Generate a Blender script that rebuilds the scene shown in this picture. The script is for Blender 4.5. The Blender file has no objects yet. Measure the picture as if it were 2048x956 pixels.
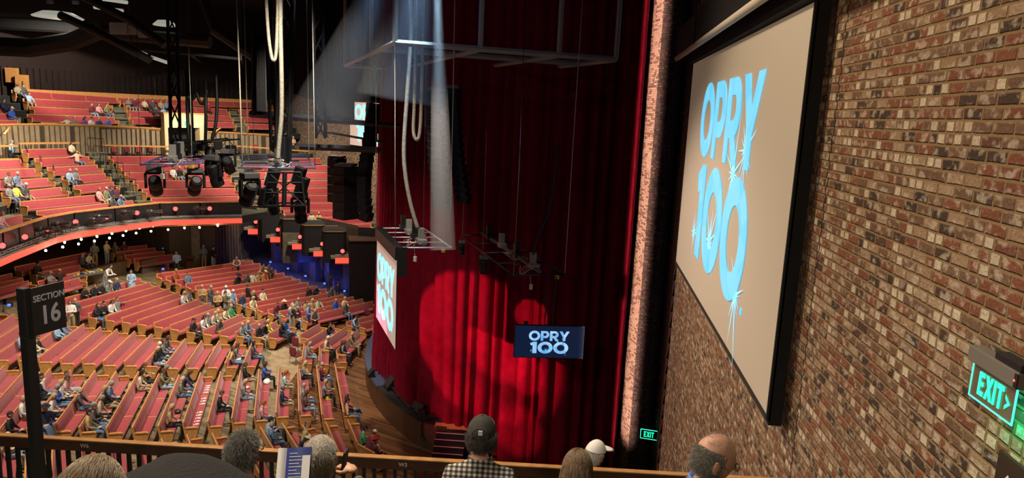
import bpy, bmesh, math, random
from mathutils import Vector, Matrix, noise
random.seed(7)
SC = bpy.context.scene
COL = SC.collection
PI = math.pi

# ------------------------------------------------------------------ camera
FPX = 1400.0; PITCH = math.radians(10.2); ROLL = math.radians(2.65)
YAW = math.atan((1170 - 1024) / FPX * math.cos(PITCH))
_fh = Vector((-math.sin(YAW), math.cos(YAW), 0)); _rh = Vector((math.cos(YAW), math.sin(YAW), 0))
CF = (_fh * math.cos(PITCH) + Vector((0, 0, -math.sin(PITCH)))).normalized()
_u0 = _rh.cross(CF)
CR = (_rh * math.cos(ROLL) + _u0 * math.sin(ROLL)).normalized()
CU = CR.cross(CF)
cd = bpy.data.cameras.new('camera'); cam = bpy.data.objects.new('camera', cd); COL.objects.link(cam)
cam.matrix_world = Matrix(((CR.x, CU.x, -CF.x, 0), (CR.y, CU.y, -CF.y, 0), (CR.z, CU.z, -CF.z, 0), (0, 0, 0, 1)))
cd.sensor_width = 36; cd.lens = FPX / 2048 * 36; cd.clip_start = .05; cd.clip_end = 300
SC.camera = cam

# ------------------------------------------------------------------ world, exposure
w = bpy.data.worlds.new('world'); SC.world = w; w.use_nodes = True
w.node_tree.nodes['Background'].inputs[0].default_value = (.55, .6, .75, 1)
w.node_tree.nodes['Background'].inputs[1].default_value = .02
SC.view_settings.view_transform = 'Standard'; SC.view_settings.look = 'None'
SC.view_settings.gamma = 1; SC.view_settings.use_curve_mapping = False
SC.view_settings.exposure = 0.0
try:
    SC.cycles.max_bounces = 5; SC.cycles.diffuse_bounces = 3; SC.cycles.glossy_bounces = 2
    SC.cycles.transmission_bounces = 3; SC.cycles.transparent_max_bounces = 6; SC.cycles.volume_bounces = 0
    SC.cycles.use_denoising = True; SC.cycles.caustics_reflective = False; SC.cycles.caustics_refractive = False
    SC.cycles.sample_clamp_indirect = 4
except Exception: pass

S = Vector((4.4, 39.3, 0))        # centre of the seating rings (on the stage)

def spot(name, loc, tgt, power, angle, col=(1, .86, .68), radius=.25, blend=.5):
    l = bpy.data.lights.new(name, 'SPOT'); l.energy = power; l.spot_size = math.radians(angle); l.spot_blend = blend
    l.color = col; l.shadow_soft_size = radius
    o = bpy.data.objects.new(name, l); COL.objects.link(o); o.location = loc
    d = Vector(tgt) - Vector(loc); o.rotation_euler = d.to_track_quat('-Z', 'Y').to_euler(); return o
def area(name, loc, tgt, power, size, col=(1, .86, .68), sy=None):
    l = bpy.data.lights.new(name, 'AREA'); l.energy = power; l.size = size; l.color = col
    if sy: l.shape = 'RECTANGLE'; l.size_y = sy
    o = bpy.data.objects.new(name, l); COL.objects.link(o); o.location = loc
    d = Vector(tgt) - Vector(loc); o.rotation_euler = d.to_track_quat('-Z', 'Y').to_euler(); return o
def point(name, loc, power, col, radius=.06):
    l = bpy.data.lights.new(name, 'POINT'); l.energy = power; l.color = col; l.shadow_soft_size = 0
    o = bpy.data.objects.new(name, l); COL.objects.link(o); o.location = loc; return o

# house lights in the catwalks
for i, (x, y, tx, ty, tz, p) in enumerate([(-19, 16, -20, 24, -12, 10500), (-13, 31, -17, 33, -12, 9500),
        (-17, 34, -24, 33, -11, 7500), (-15, 40, -21, 43, -12, 5000), (-24, 38, -34, 40, -7, 13000),
        (-22, 48, -30, 56, -6, 13000), (-16, 44, -19, 54, -7, 10000), (-34, 44, -44, 52, -2, 12000), (-30, 30, -38, 34, -6, 12000),
        (-7, 17, -11, 24, -13, 3500)]):
    spot('house_light', (x, y, 4.8), (tx, ty, tz), p * 1.2, 80, (1, .87, .70), .35, .8)
spot('wall_wash_light', (-5.6, 8.5, 5.6), (2.3, 5.6, -3.2), 3000, 96, (1, .76, .50), .5, .6)
spot('wall_wash_light', (-5.0, 3.0, 2.5), (2.3, 4.6, -1.6), 560, 90, (1, .76, .50), .4, .6)
spot('wall_low_light', (-6.0, 16, 1.0), (2.3, 12.0, -6.0), 3300, 74, (1, .74, .55), .4, .6)
pl_ = area('pillar_fill', (-.9, 14, -3.5), (2.35, 27.3, -3.5), 210, .25, (1, .62, .48), 26); pl_.data.spread = math.radians(4.2)  # added unseen strip lamp, narrowed to brighten only the pillar
spot('balcony_fill_light', (-2.5, 4.5, 5.0), (-1.0, 3.4, -2), 1500, 70, (1, .88, .72), .6, .7)  # added fill, no visible source, brightens the people near the camera
spot('balcony_fill_light', (-3, -2.5, 3.0), (-1.2, 4.0, -2.6), 620, 62, (1, .88, .72), .6, .7)  # second added fill for the near heads, unseen
# curtain specials
CSC = (1, .10, .22)
spot('curtain_spot', (-14, 19, -5), (-4.2, 27.2, -9.2), 9360, 25, CSC, .07, .2)
spot('curtain_spot', (-13, 17, -5), (-4.2, 27.2, -12.8), 4680, 16, CSC, .08, .8)
spot('curtain_spot', (-12.5, 15.5, -5), (-3.1, 26.7, -9.2), 11700, 12, CSC, .05, .5)
spot('curtain_spot', (-8, 12.5, -5), (-1.8, 26.4, -7.8), 9360, 5.4, CSC, .04, .25)
spot('curtain_spot', (-8, 12.5, -5), (-1.9, 26.4, -10.2), 9360, 6.4, CSC, .05, .5)
spot('curtain_spot', (-8, 13, -5), (-2.1, 26.4, -12.6), 8100, 8, CSC, .05, .7)
spot('curtain_fill', (-6, 8, 5), (-2, 27, -3), 260, 66, (.6, .5, 1), .5, .9)  # added unseen lamp that tints the dark upper curtain
spot('stage_front_light', (-10, 24, 7), (-12.5, 29, -14), 2200, 24, (.82, .84, 1), .3, .8)

# ------------------------------------------------------------------ pixel helpers (only to read real positions off the photo)
def ray(x, y): return (CF + CR * ((x - 1024) / FPX) - CU * ((y - 478) / FPX))
def atz(x, y, z): d = ray(x, y); return d * (z / d.z)
def atZ(x, y, Z): return ray(x, y) * Z
def atX(x, y, X): d = ray(x, y); return d * (X / d.x)
def hit(x, y, fn, h=0.0, lo=3, hi=120, st=.4):
    d = ray(x, y).normalized(); t = lo
    g = lambda t: d.z * t - h - fn(d.x * t, d.y * t)
    while t < hi:
        if g(t) <= 0:
            a, b = t - st, t
            for _ in range(24):
                m = (a + b) / 2
                if g(m) > 0: a = m
                else: b = m
            return d * a
        t += st
    return None
def rS(x, y): return math.hypot(x - S.x, y - S.y)
zM = lambda x, y: -14 + .14 * (rS(x, y) - 17)
zR = lambda x, y: -11.0 + .30 * (rS(x, y) - 35.5)       # raised rows under the balcony
zB = lambda x, y: -7.3 + .5 * (rS(x, y) - 34)
zC = lambda x, y: -3.1 + .5 * (rS(x, y) - 42)

# ------------------------------------------------------------------ materials
def mat(name, col, rough=.6, metal=0, emit=None, es=1.0, nz=0, nscale=8, bump=0, trans=0, spec=.5, sheen=0):
    m = bpy.data.materials.new(name); m.use_nodes = True; nt = m.node_tree; b = nt.nodes['Principled BSDF']
    b.inputs['Base Color'].default_value = (*col, 1); b.inputs['Roughness'].default_value = rough; b.inputs['Metallic'].default_value = metal
    b.inputs['Specular IOR Level'].default_value = spec
    if sheen: b.inputs['Sheen Weight'].default_value = sheen
    if emit: b.inputs['Emission Color'].default_value = (*emit, 1); b.inputs['Emission Strength'].default_value = es
    if trans: b.inputs['Transmission Weight'].default_value = trans
    if nz or bump:
        tc = nt.nodes.new('ShaderNodeTexCoord'); n = nt.nodes.new('ShaderNodeTexNoise'); n.inputs['Scale'].default_value = nscale
        n.inputs['Detail'].default_value = 3
        nt.links.new(tc.outputs['Object'], n.inputs['Vector'])
        if nz:
            r = nt.nodes.new('ShaderNodeMapRange'); r.inputs[1].default_value = .3; r.inputs[2].default_value = .7
            r.inputs[3].default_value = 1 - nz; r.inputs[4].default_value = 1 + nz
            mx = nt.nodes.new('ShaderNodeVectorMath'); mx.operation = 'SCALE'; mx.inputs[0].default_value = col
            nt.links.new(n.outputs['Fac'], r.inputs[0]); nt.links.new(r.outputs[0], mx.inputs['Scale']); nt.links.new(mx.outputs[0], b.inputs['Base Color'])
        if bump:
            bp = nt.nodes.new('ShaderNodeBump'); bp.inputs['Strength'].default_value = bump; bp.inputs['Distance'].default_value = .01
            nt.links.new(n.outputs['Fac'], bp.inputs['Height']); nt.links.new(bp.outputs[0], b.inputs['Normal'])
    return m
def ramp(nt, stops):
    r = nt.nodes.new('ShaderNodeValToRGB'); e = r.color_ramp.elements
    while len(e) > 1: e.remove(e[-1])
    e[0].position = stops[0][0]; e[0].color = (*stops[0][1], 1)
    for p, c in stops[1:]:
        k = e.new(p); k.color = (*c, 1)
    return r
def mth(nt, op, a, b=None, c=None):
    n = nt.nodes.new('ShaderNodeMath'); n.operation = op
    for i, v in enumerate((a, b, c)):
        if v is None: continue
        if isinstance(v, (int, float)): n.inputs[i].default_value = v
        else: nt.links.new(v, n.inputs[i])
    return n.outputs[0]
def brick_mat(name, bw, bh, stops, mortar, uaxis, streak=.5, mw=.1):
    """bricks from uv = (horizontal metres, height metres) stored in the mesh uv map"""
    m = bpy.data.materials.new(name); m.use_nodes = True; nt = m.node_tree; b = nt.nodes['Principled BSDF']
    uv = nt.nodes.new('ShaderNodeUVMap'); uv.uv_map = 'uv'
    sx = nt.nodes.new('ShaderNodeSeparateXYZ')
    wob = nt.nodes.new('ShaderNodeTexNoise'); wob.inputs['Scale'].default_value = 9; wob.inputs['Detail'].default_value = 2
    nt.links.new(uv.outputs[0], wob.inputs['Vector'])
    va = nt.nodes.new('ShaderNodeVectorMath'); va.operation = 'MULTIPLY_ADD'
    nt.links.new(wob.outputs['Color'], va.inputs[0]); va.inputs[1].default_value = (.018, .012, 0); nt.links.new(uv.outputs[0], va.inputs[2])
    nt.links.new(va.outputs[0], sx.inputs[0])
    v = mth(nt, 'DIVIDE', sx.outputs[1], bh); row = mth(nt, 'FLOOR', v)
    wn = nt.nodes.new('ShaderNodeTexWhiteNoise'); wn.noise_dimensions = '1D'; nt.links.new(row, wn.inputs['W'])
    jit = mth(nt, 'MULTIPLY', wn.outputs['Value'], .3)
    half = mth(nt, 'MULTIPLY', mth(nt, 'MODULO', row, 2), .5)
    u = mth(nt, 'ADD', mth(nt, 'ADD', mth(nt, 'DIVIDE', sx.outputs[0], bw), half), jit)
    cu = mth(nt, 'FLOOR', u)
    # some bricks are split in two headers
    cb = nt.nodes.new('ShaderNodeCombineXYZ'); nt.links.new(cu, cb.inputs[0]); nt.links.new(row, cb.inputs[1])
    w1 = nt.nodes.new('ShaderNodeTexWhiteNoise'); w1.noise_dimensions = '3D'; nt.links.new(cb.outputs[0], w1.inputs['Vector'])
    split = mth(nt, 'GREATER_THAN', w1.outputs['Value'], .84)
    fu = mth(nt, 'FRACT', u)
    fu2 = mth(nt, 'FRACT', mth(nt, 'MULTIPLY', fu, 2)); sub = mth(nt, 'FLOOR', mth(nt, 'MULTIPLY', fu, 2))
    fuu = mth(nt, 'ADD', mth(nt, 'MULTIPLY', fu, mth(nt, 'SUBTRACT', 1, split)), mth(nt, 'MULTIPLY', fu2, split))
    cb2 = nt.nodes.new('ShaderNodeCombineXYZ'); nt.links.new(cu, cb2.inputs[0]); nt.links.new(row, cb2.inputs[1]); nt.links.new(mth(nt, 'MULTIPLY', sub, split), cb2.inputs[2])
    w2 = nt.nodes.new('ShaderNodeTexWhiteNoise'); w2.noise_dimensions = '3D'; nt.links.new(cb2.outputs[0], w2.inputs['Vector'])
    fv = mth(nt, 'FRACT', v)
    du = mth(nt, 'MULTIPLY', mth(nt, 'MINIMUM', fuu, mth(nt, 'SUBTRACT', 1, fuu)), mth(nt, 'MULTIPLY', mth(nt, 'SUBTRACT', 2, split), bw / bh / 2))
    dv = mth(nt, 'MINIMUM', fv, mth(nt, 'SUBTRACT', 1, fv))
    d = mth(nt, 'MINIMUM', du, dv)
    mr = nt.nodes.new('ShaderNodeMapRange'); nt.links.new(d, mr.inputs[0]); mr.inputs[1].default_value = mw * .55; mr.inputs[2].default_value = mw * 1.3
    r = ramp(nt, stops); nt.links.new(w2.outputs['Value'], r.inputs[0])
    # lime wash smears inside bricks
    n2 = nt.nodes.new('ShaderNodeTexNoise'); n2.inputs['Scale'].default_value = 11; n2.inputs['Detail'].default_value = 5
    mp = nt.nodes.new('ShaderNodeMapping'); mp.inputs['Scale'].default_value = (.9, 1.1, 1); nt.links.new(uv.outputs[0], mp.inputs[0])
    ad = nt.nodes.new('ShaderNodeVectorMath'); ad.operation = 'MULTIPLY_ADD'; nt.links.new(w2.outputs['Color'], ad.inputs[0]); ad.inputs[1].default_value = (40, 40, 0)
    nt.links.new(mp.outputs[0], ad.inputs[2]); nt.links.new(ad.outputs[0], n2.inputs['Vector'])
    ms = nt.nodes.new('ShaderNodeMapRange'); nt.links.new(n2.outputs['Fac'], ms.inputs[0]); ms.inputs[1].default_value = .50; ms.inputs[2].default_value = .62; ms.inputs[4].default_value = streak
    mx = nt.nodes.new('ShaderNodeMix'); mx.data_type = 'RGBA'; nt.links.new(ms.outputs[0], mx.inputs[0]); nt.links.new(r.outputs[0], mx.inputs[6]); mx.inputs[7].default_value = (.50, .42, .34, 1)
    n3 = nt.nodes.new('ShaderNodeTexNoise'); n3.inputs['Scale'].default_value = 45; n3.inputs['Detail'].default_value = 3; nt.links.new(uv.outputs[0], n3.inputs['Vector'])
    m3 = nt.nodes.new('ShaderNodeMapRange'); nt.links.new(n3.outputs['Fac'], m3.inputs[0]); m3.inputs[3].default_value = .4; m3.inputs[4].default_value = 1.6
    sc = nt.nodes.new('ShaderNodeVectorMath'); sc.operation = 'SCALE'; nt.links.new(mx.outputs[2], sc.inputs[0]); nt.links.new(m3.outputs[0], sc.inputs['Scale'])
    fm = nt.nodes.new('ShaderNodeMix'); fm.data_type = 'RGBA'; nt.links.new(mr.outputs[0], fm.inputs[0]); fm.inputs[6].default_value = (*mortar, 1); nt.links.new(sc.outputs[0], fm.inputs[7])
    nt.links.new(fm.outputs[2], b.inputs['Base Color'])
    b.inputs['Roughness'].default_value = .85
    h = mth(nt, 'ADD', mth(nt, 'MULTIPLY', mr.outputs[0], .7), mth(nt, 'MULTIPLY', n3.outputs['Fac'], .5))
    h = mth(nt, 'ADD', h, mth(nt, 'MULTIPLY', w2.outputs['Value'], .25))
    bp = nt.nodes.new('ShaderNodeBump'); bp.inputs['Strength'].default_value = 1; bp.inputs['Distance'].default_value = .016
    nt.links.new(h, bp.inputs['Height']); nt.links.new(bp.outputs[0], b.inputs['Normal'])
    return m
BR = [(0, (.035, .022, .018)), (.16, (.07, .035, .025)), (.17, (.16, .052, .028)), (.42, (.20, .068, .034)), (.43, (.135, .07, .042)), (.66, (.16, .088, .055)), (.67, (.27, .17, .105)), (.84, (.33, .23, .16)), (.85, (.46, .38, .29)), (1, (.55, .47, .37))]
for a_ in BR: pass
BRC = [(p, c) for p, c in BR]
M = {}
M['brick'] = brick_mat('reclaimed_brick', .215, .081, BRC, (.24, .15, .07), 0, .62, .13)
M['brick_lit'] = brick_mat('lit_pillar_brick', .205, .079, [(0, (.10, .05, .035)), (.3, (.2, .11, .08)), (.31, (.42, .27, .2)), (1, (.62, .46, .36))], (.22, .13, .09), 0, .6)  # light on this pillar face is put into the brick colour
M['brick_dark'] = brick_mat('dark_pillar_brick', .205, .079, [(0, (.02, .014, .014)), (.5, (.05, .028, .024)), (.8, (.07, .045, .04)), (1, (.16, .11, .09))], (.03, .024, .024), 0, .15)  # same pillar, shade of the other face put into the brick colour
M['brick_far'] = brick_mat('far_wall_brick', .21, .09, [(0, (.12, .07, .04)), (.4, (.33, .2, .12)), (.7, (.5, .37, .24)), (1, (.62, .5, .36))], (.25, .18, .1), 0, .5)
M['red'] = mat('red_pew_fabric', (.33, .036, .046), .85, nz=.12, nscale=5, sheen=.3)
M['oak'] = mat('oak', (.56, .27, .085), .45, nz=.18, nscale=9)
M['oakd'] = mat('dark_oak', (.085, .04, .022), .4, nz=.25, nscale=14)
M['black'] = mat('black_paint', (.012, .012, .014), .5)
M['blackm'] = mat('matte_black', (.008, .008, .010), .85)
M['blackfab'] = mat('black_velour', (.006, .006, .008), .95, nz=.3)
M['steel'] = mat('grey_steel', (.32, .34, .38), .35, .8)
M['galv'] = mat('pale_painted_steel', (.36, .37, .33), .6)
M['white'] = mat('white_cable', (.7, .66, .52), .6)
M['cable'] = mat('cable_sleeve', (.36, .34, .27), .8, nz=.3, nscale=20)
M['chrome'] = mat('bright_metal', (.6, .6, .6), .25, 1)
M['led'] = mat('red_led_strip', (.5, .02, .02), .5, emit=(1, .07, .04), es=1.6)
M['redglow'] = mat('red_lamp_lens', (.5, .05, .05), .4, emit=(1, .10, .09), es=2.2)
M['bulb'] = mat('bulb', (1, .9, .7), .4, emit=(1, .83, .52), es=60)
M['blueglow'] = mat('blue_lamp_lens', (.05, .1, .9), .4, emit=(.06, .16, 1), es=2.2)
M['greenglow'] = mat('green_exit_letters', (.05, .7, .4), .4, emit=(.01, .85, .40), es=1.6)
M['greenedge'] = mat('green_lit_edge', (.05, .7, .4), .3, emit=(.05, 1, .55), es=2.2)
M['concrete'] = mat('grey_concrete', (.17, .155, .115), .8, nz=.2, nscale=3)
M['halfwall'] = mat('grey_wood_halfwall', (.18, .135, .085), .6, nz=.2, nscale=4)
M['carpet'] = mat('tan_aisle_carpet', (.30, .22, .13), .95, nz=.25, nscale=2.5)
M['tread'] = mat('aisle_tread', (.105, .095, .06), .9, nz=.2, nscale=3)
M['treadedge'] = mat('tread_nosing', (.26, .24, .16), .8)
M['plaster'] = mat('cream_plaster', (.62, .50, .30), .8)
M['grey'] = mat('grey_plastic', (.12, .12, .125), .5)
M['navy'] = mat('apron_blue_sheen', (.055, .075, .13), .25)  # black apron, its blue sheen is painted into the colour
M['burg'] = mat('burgundy_vinyl', (.18, .02, .035), .5)
M['paper'] = mat('white_paper', (.75, .73, .70), .7)
M['amber'] = mat('yellow_plug', (.75, .5, .05), .5)
M['glass'] = mat('clear_lens', (.9, .9, .9), .1, trans=.9)

def screen_mat(name, c1, c2, s1=1.0):
    m = bpy.data.materials.new(name); m.use_nodes = True; nt = m.node_tree; b = nt.nodes['Principled BSDF']
    tc = nt.nodes.new('ShaderNodeTexCoord'); n = nt.nodes.new('ShaderNodeTexVoronoi'); n.inputs['Scale'].default_value = 2.5
    nt.links.new(tc.outputs['Object'], n.inputs['Vector'])
    s = nt.nodes.new('ShaderNodeSeparateColor'); nt.links.new(n.outputs['Color'], s.inputs[0])
    r = ramp(nt, [(0, c1), (1, c2)]); nt.links.new(s.outputs[0], r.inputs[0])
    nt.links.new(r.outputs[0], b.inputs['Emission Color']); b.inputs['Emission Strength'].default_value = s1
    b.inputs['Base Color'].default_value = (.1, .2, .3, 1)
    return m
M['cyan'] = screen_mat('projected_cyan', (.10, .60, .92), (.2, .70, .98), .95)
M['cyanfar'] = screen_mat('projected_pale_cyan', (.25, .85, 1.), (.4, .95, 1.), 1.3)
M['tvblue'] = screen_mat('tv_blue', (.12, .40, .85), (.45, .75, 1.), 1.0)
M['flare'] = mat('projected_sparkle', (.3, .8, 1), .5, emit=(.18, .62, 1), es=1.1)
M['beige'] = mat('projection_screen', (.42, .385, .33), .8, emit=(.32, .22, .145), es=.3)
M['beigefar'] = mat('pinkish_projection_screen', (.6, .5, .45), .8, emit=(.50, .33, .26), es=.75)
M['tvnavy'] = mat('tv_panel', (.004, .008, .02), .2, emit=(.004, .013, .045), es=.8)

def plank_mat(name, c1, c2, rough, wid=.14, radial=True):
    m = bpy.data.materials.new(name); m.use_nodes = True; nt = m.node_tree; b = nt.nodes['Principled BSDF']
    tc = nt.nodes.new('ShaderNodeTexCoord'); sx = nt.nodes.new('ShaderNodeSeparateXYZ')
    mp = nt.nodes.new('ShaderNodeMapping'); mp.inputs['Rotation'].default_value = (0, 0, math.radians(18))
    nt.links.new(tc.outputs['Object'], mp.inputs[0]); nt.links.new(mp.outputs[0], sx.inputs[0])
    row = mth(nt, 'FLOOR', mth(nt, 'DIVIDE', sx.outputs[1], wid))
    wn = nt.nodes.new('ShaderNodeTexWhiteNoise'); wn.noise_dimensions = '1D'; nt.links.new(row, wn.inputs['W'])
    cu = mth(nt, 'FLOOR', mth(nt, 'ADD', mth(nt, 'DIVIDE', sx.outputs[0], 1.6), mth(nt, 'MULTIPLY', wn.outputs['Value'], 7)))
    cb = nt.nodes.new('ShaderNodeCombineXYZ'); nt.links.new(cu, cb.inputs[0]); nt.links.new(row, cb.inputs[1])
    w2 = nt.nodes.new('ShaderNodeTexWhiteNoise'); w2.noise_dimensions = '2D'; nt.links.new(cb.outputs[0], w2.inputs['Vector'])
    n = nt.nodes.new('ShaderNodeTexNoise'); n.inputs['Scale'].default_value = 3; n.inputs['Detail'].default_value = 4
    m2 = nt.nodes.new('ShaderNodeMapping'); m2.inputs['Scale'].default_value = (.6, 9, 1); nt.links.new(mp.outputs[0], m2.inputs[0]); nt.links.new(m2.outputs[0], n.inputs['Vector'])
    f = mth(nt, 'ADD', mth(nt, 'MULTIPLY', w2.outputs['Value'], .6), mth(nt, 'MULTIPLY', n.outputs['Fac'], .45))
    r = ramp(nt, [(.1, c1), (.9, c2)]); nt.links.new(f, r.inputs[0]); nt.links.new(r.outputs[0], b.inputs['Base Color'])
    b.inputs['Roughness'].default_value = rough
    return m
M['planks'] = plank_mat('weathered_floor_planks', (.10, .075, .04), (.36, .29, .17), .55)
M['stagewood'] = plank_mat('polished_brown_planks', (.06, .025, .012), (.27, .12, .05), .32)

def curtain_mat(name, col):
    m = mat(name, col, .8, nz=.15, nscale=3, sheen=.6); return m
M['curtain'] = mat('red_velvet', (.22, .006, .022), .9, nz=.15, nscale=3, spec=.08)
M['slat'] = mat('tan_wood_slat', (.27, .20, .12), .6, nz=.15, nscale=3)
M['slatgap'] = mat('slat_gap_shadow_paint', (.05, .035, .02), .8)
M['ribwood'] = mat('dark_ribbed_wood', (.075, .05, .035), .6, nz=.2)
M['bluewood'] = mat('column_paint', (.22, .20, .20), .6)
M['louver'] = mat('brown_louver', (.045, .022, .018), .6)
M['signgrey'] = mat('sign_letter_grey', (.62, .62, .72), .6)
M['signblack'] = mat('sign_black', (.012, .012, .015), .45)
M['railwood'] = mat('rail_wood', (.06, .026, .016), .4, nz=.2)
M['railtop'] = mat('rail_top_wood', (.38, .19, .07), .4, nz=.2)
M['backdark'] = mat('dark_red_back_wall', (.022, .010, .009), .8, nz=.2)
M['ceil'] = mat('black_ceiling', (.008, .0085, .009), .9, nz=.3, nscale=1)
M['duct'] = mat('dark_grey_duct', (.018, .019, .02), .7, nz=.2, nscale=1)
M['fixture'] = mat('lit_ceiling_fixture', (.8, .8, .7), .5, emit=(.8, .85, .72), es=.35)
M['palebox'] = mat('pale_grey_box', (.28, .32, .34), .6)
CM = {}
def cmat(col, kind='cloth'):
    k = (tuple(round(c, 3) for c in col), kind)
    if k not in CM: CM[k] = mat(kind + '_%d' % len(CM), col, .8 if kind != 'skin' else .5, nz=.1, nscale=12)
    return CM[k]

# ------------------------------------------------------------------ mesh helpers
class MB:
    def __init__(s): s.v = []; s.f = []; s.m = []; s.uv = None
    def add(s, vs, fs, m=0, T=None):
        o = len(s.v)
        s.v += [tuple(T @ Vector(p)) if T else tuple(p) for p in vs]
        s.f += [tuple(i + o for i in f) for f in fs]; s.m += [m] * len(fs); return s
    def box(s, lo, hi, m=0, T=None):
        x0, y0, z0 = lo; x1, y1, z1 = hi
        return s.add([(x0, y0, z0), (x1, y0, z0), (x1, y1, z0), (x0, y1, z0), (x0, y0, z1), (x1, y0, z1), (x1, y1, z1), (x0, y1, z1)],
                     [(3, 2, 1, 0), (4, 5, 6, 7), (0, 1, 5, 4), (1, 2, 6, 5), (2, 3, 7, 6), (3, 0, 4, 7)], m, T)
    def cbox(s, c, sz, m=0, T=None):
        return s.box([c[i] - sz[i] / 2 for i in range(3)], [c[i] + sz[i] / 2 for i in range(3)], m, T)
    def bevbox(s, lo, hi, b=.02, m=0, T=None):
        bm = bmesh.new(); mm = MB().box(lo, hi)
        vs = [bm.verts.new(p) for p in mm.v]; [bm.faces.new([vs[i] for i in f]) for f in mm.f]
        bmesh.ops.bevel(bm, geom=bm.edges[:], offset=b, segments=2, affect='EDGES', profile=.6)
        bm.verts.index_update()
        s.add([v.co[:] for v in bm.verts], [[v.index for v in f.verts] for f in bm.faces], m, T); bm.free(); return s
    def tube(s, pts, r, n=6, m=0, T=None, cap=True):
        pts = [Vector(p) for p in pts]; R = r if isinstance(r, (list, tuple)) else [r] * len(pts)
        vs = []; up = Vector((0, 0, 1)); px = None
        for i, p in enumerate(pts):
            d = (pts[min(i + 1, len(pts) - 1)] - pts[max(i - 1, 0)]).normalized()
            if px is None: a = d.cross(up if abs(d.z) < .9 else Vector((1, 0, 0))).normalized()
            else: a = (px - d * px.dot(d)).normalized()
            px = a; b = d.cross(a)
            for k in range(n): t = 2 * PI * k / n; vs.append(p + (a * math.cos(t) + b * math.sin(t)) * R[i])
        fs = [(i * n + k, i * n + (k + 1) % n, (i + 1) * n + (k + 1) % n, (i + 1) * n + k) for i in range(len(pts) - 1) for k in range(n)]
        if cap: fs += [tuple(range(n))[::-1], tuple((len(pts) - 1) * n + k for k in range(n))]
        return s.add(vs, fs, m, T)
    def prism(s, prof, x0, x1, m=0, T=None):   # profile in (y,z), extruded along x
        n = len(prof)
        vs = [(x0, y, z) for y, z in prof] + [(x1, y, z) for y, z in prof]
        fs = [(i, (i + 1) % n, (i + 1) % n + n, i + n) for i in range(n)] + [tuple(range(n))[::-1], tuple(range(n, 2 * n))]
        return s.add(vs, fs, m, T)
    def lathe(s, prof, n=16, m=0, T=None):     # profile (r,z)
        vs = []; 
        for r, z in prof:
            for k in range(n): t = 2 * PI * k / n; vs.append((r * math.cos(t), r * math.sin(t), z))
        fs = [(i * n + k, i * n + (k + 1) % n, (i + 1) * n + (k + 1) % n, (i + 1) * n + k) for i in range(len(prof) - 1) for k in range(n)]
        fs += [tuple(range(n))[::-1], tuple((len(prof) - 1) * n + k for k in range(n))]
        return s.add(vs, fs, m, T)
    def ell(s, c, r, nu=12, nv=8, m=0, T=None, fn=None):
        vs = []; fs = []
        for i in range(nv + 1):
            ph = PI * i / nv
            for k in range(nu):
                t = 2 * PI * k / nu
                p = Vector((math.sin(ph) * math.cos(t), math.sin(ph) * math.sin(t), math.cos(ph)))
                if fn: p = fn(p)
                vs.append((c[0] + p.x * r[0], c[1] + p.y * r[1], c[2] + p.z * r[2]))
        for i in range(nv):
            for k in range(nu): fs.append((i * nu + k, (i + 1) * nu + k, (i + 1) * nu + (k + 1) % nu, i * nu + (k + 1) % nu))
        return s.add(vs, fs, m, T)
    def quad(s, a, b, c, d, m=0): return s.add([a, b, c, d], [(0, 1, 2, 3)], m)
    def build(s, name, mats, parent=None, smooth=False, clean=False):
        used_ = sorted({i for f in s.f for i in f})
        if len(used_) < len(s.v): ix = {q: k for k, q in enumerate(used_)}; s.v = [s.v[q] for q in used_]; s.f = [tuple(ix[i] for i in f) for f in s.f]
        me = bpy.data.meshes.new(name); me.from_pydata([tuple(p) for p in s.v], [], s.f)
        if not isinstance(mats, (list, tuple)): mats = [mats]
        for mm in mats: me.materials.append(mm)
        for i, p in enumerate(me.polygons): p.material_index = s.m[i] if i < len(s.m) else 0
        if smooth: me.polygons.foreach_set('use_smooth', [True] * len(me.polygons))
        if clean or True: me.validate()
        me.update()
        o = bpy.data.objects.new(name, me); COL.objects.link(o)
        if parent: o.parent = parent
        return o
def tag(o, label=None, cat=None, group=None, kind=None):
    if label: o['label'] = label
    if cat: o['category'] = cat
    if group: o['group'] = group
    if kind: o['kind'] = kind
    return o
def thing(name, label, cat, M4=None, group=None):
    o = bpy.data.objects.new(name, None); COL.objects.link(o); o.empty_display_size = .1
    if M4 is not None: o.matrix_world = M4
    return tag(o, label, cat, group)
def struct(o, label=None): return tag(o, label, None, None, 'structure')
def frameM(o, x=None, y=None, z=Vector((0, 0, 1))):
    """matrix at o, with x or y axis given (made square to z)"""
    z = Vector(z).normalized()
    if x is not None:
        x = Vector(x).normalized(); y = z.cross(x).normalized(); z = x.cross(y)
    else:
        y = Vector(y); y = (y - z * y.dot(z)).normalized(); x = y.cross(z)
    return Matrix(((x.x, y.x, z.x, o[0]), (x.y, y.y, z.y, o[1]), (x.z, y.z, z.z, o[2]), (0, 0, 0, 1)))
def uvwall(o, fn):
    me = o.data; l = me.uv_layers.new(name='uv')
    for lp in me.loops:
        l.data[lp.index].uv = fn(me.vertices[lp.vertex_index].co)
ORD = ['first', 'second', 'third', 'fourth', 'fifth', 'sixth', 'seventh', 'eighth', 'ninth', 'tenth', 'eleventh', 'twelfth', 'thirteenth', 'fourteenth', 'fifteenth', 'sixteenth', 'seventeenth', 'eighteenth']
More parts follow.
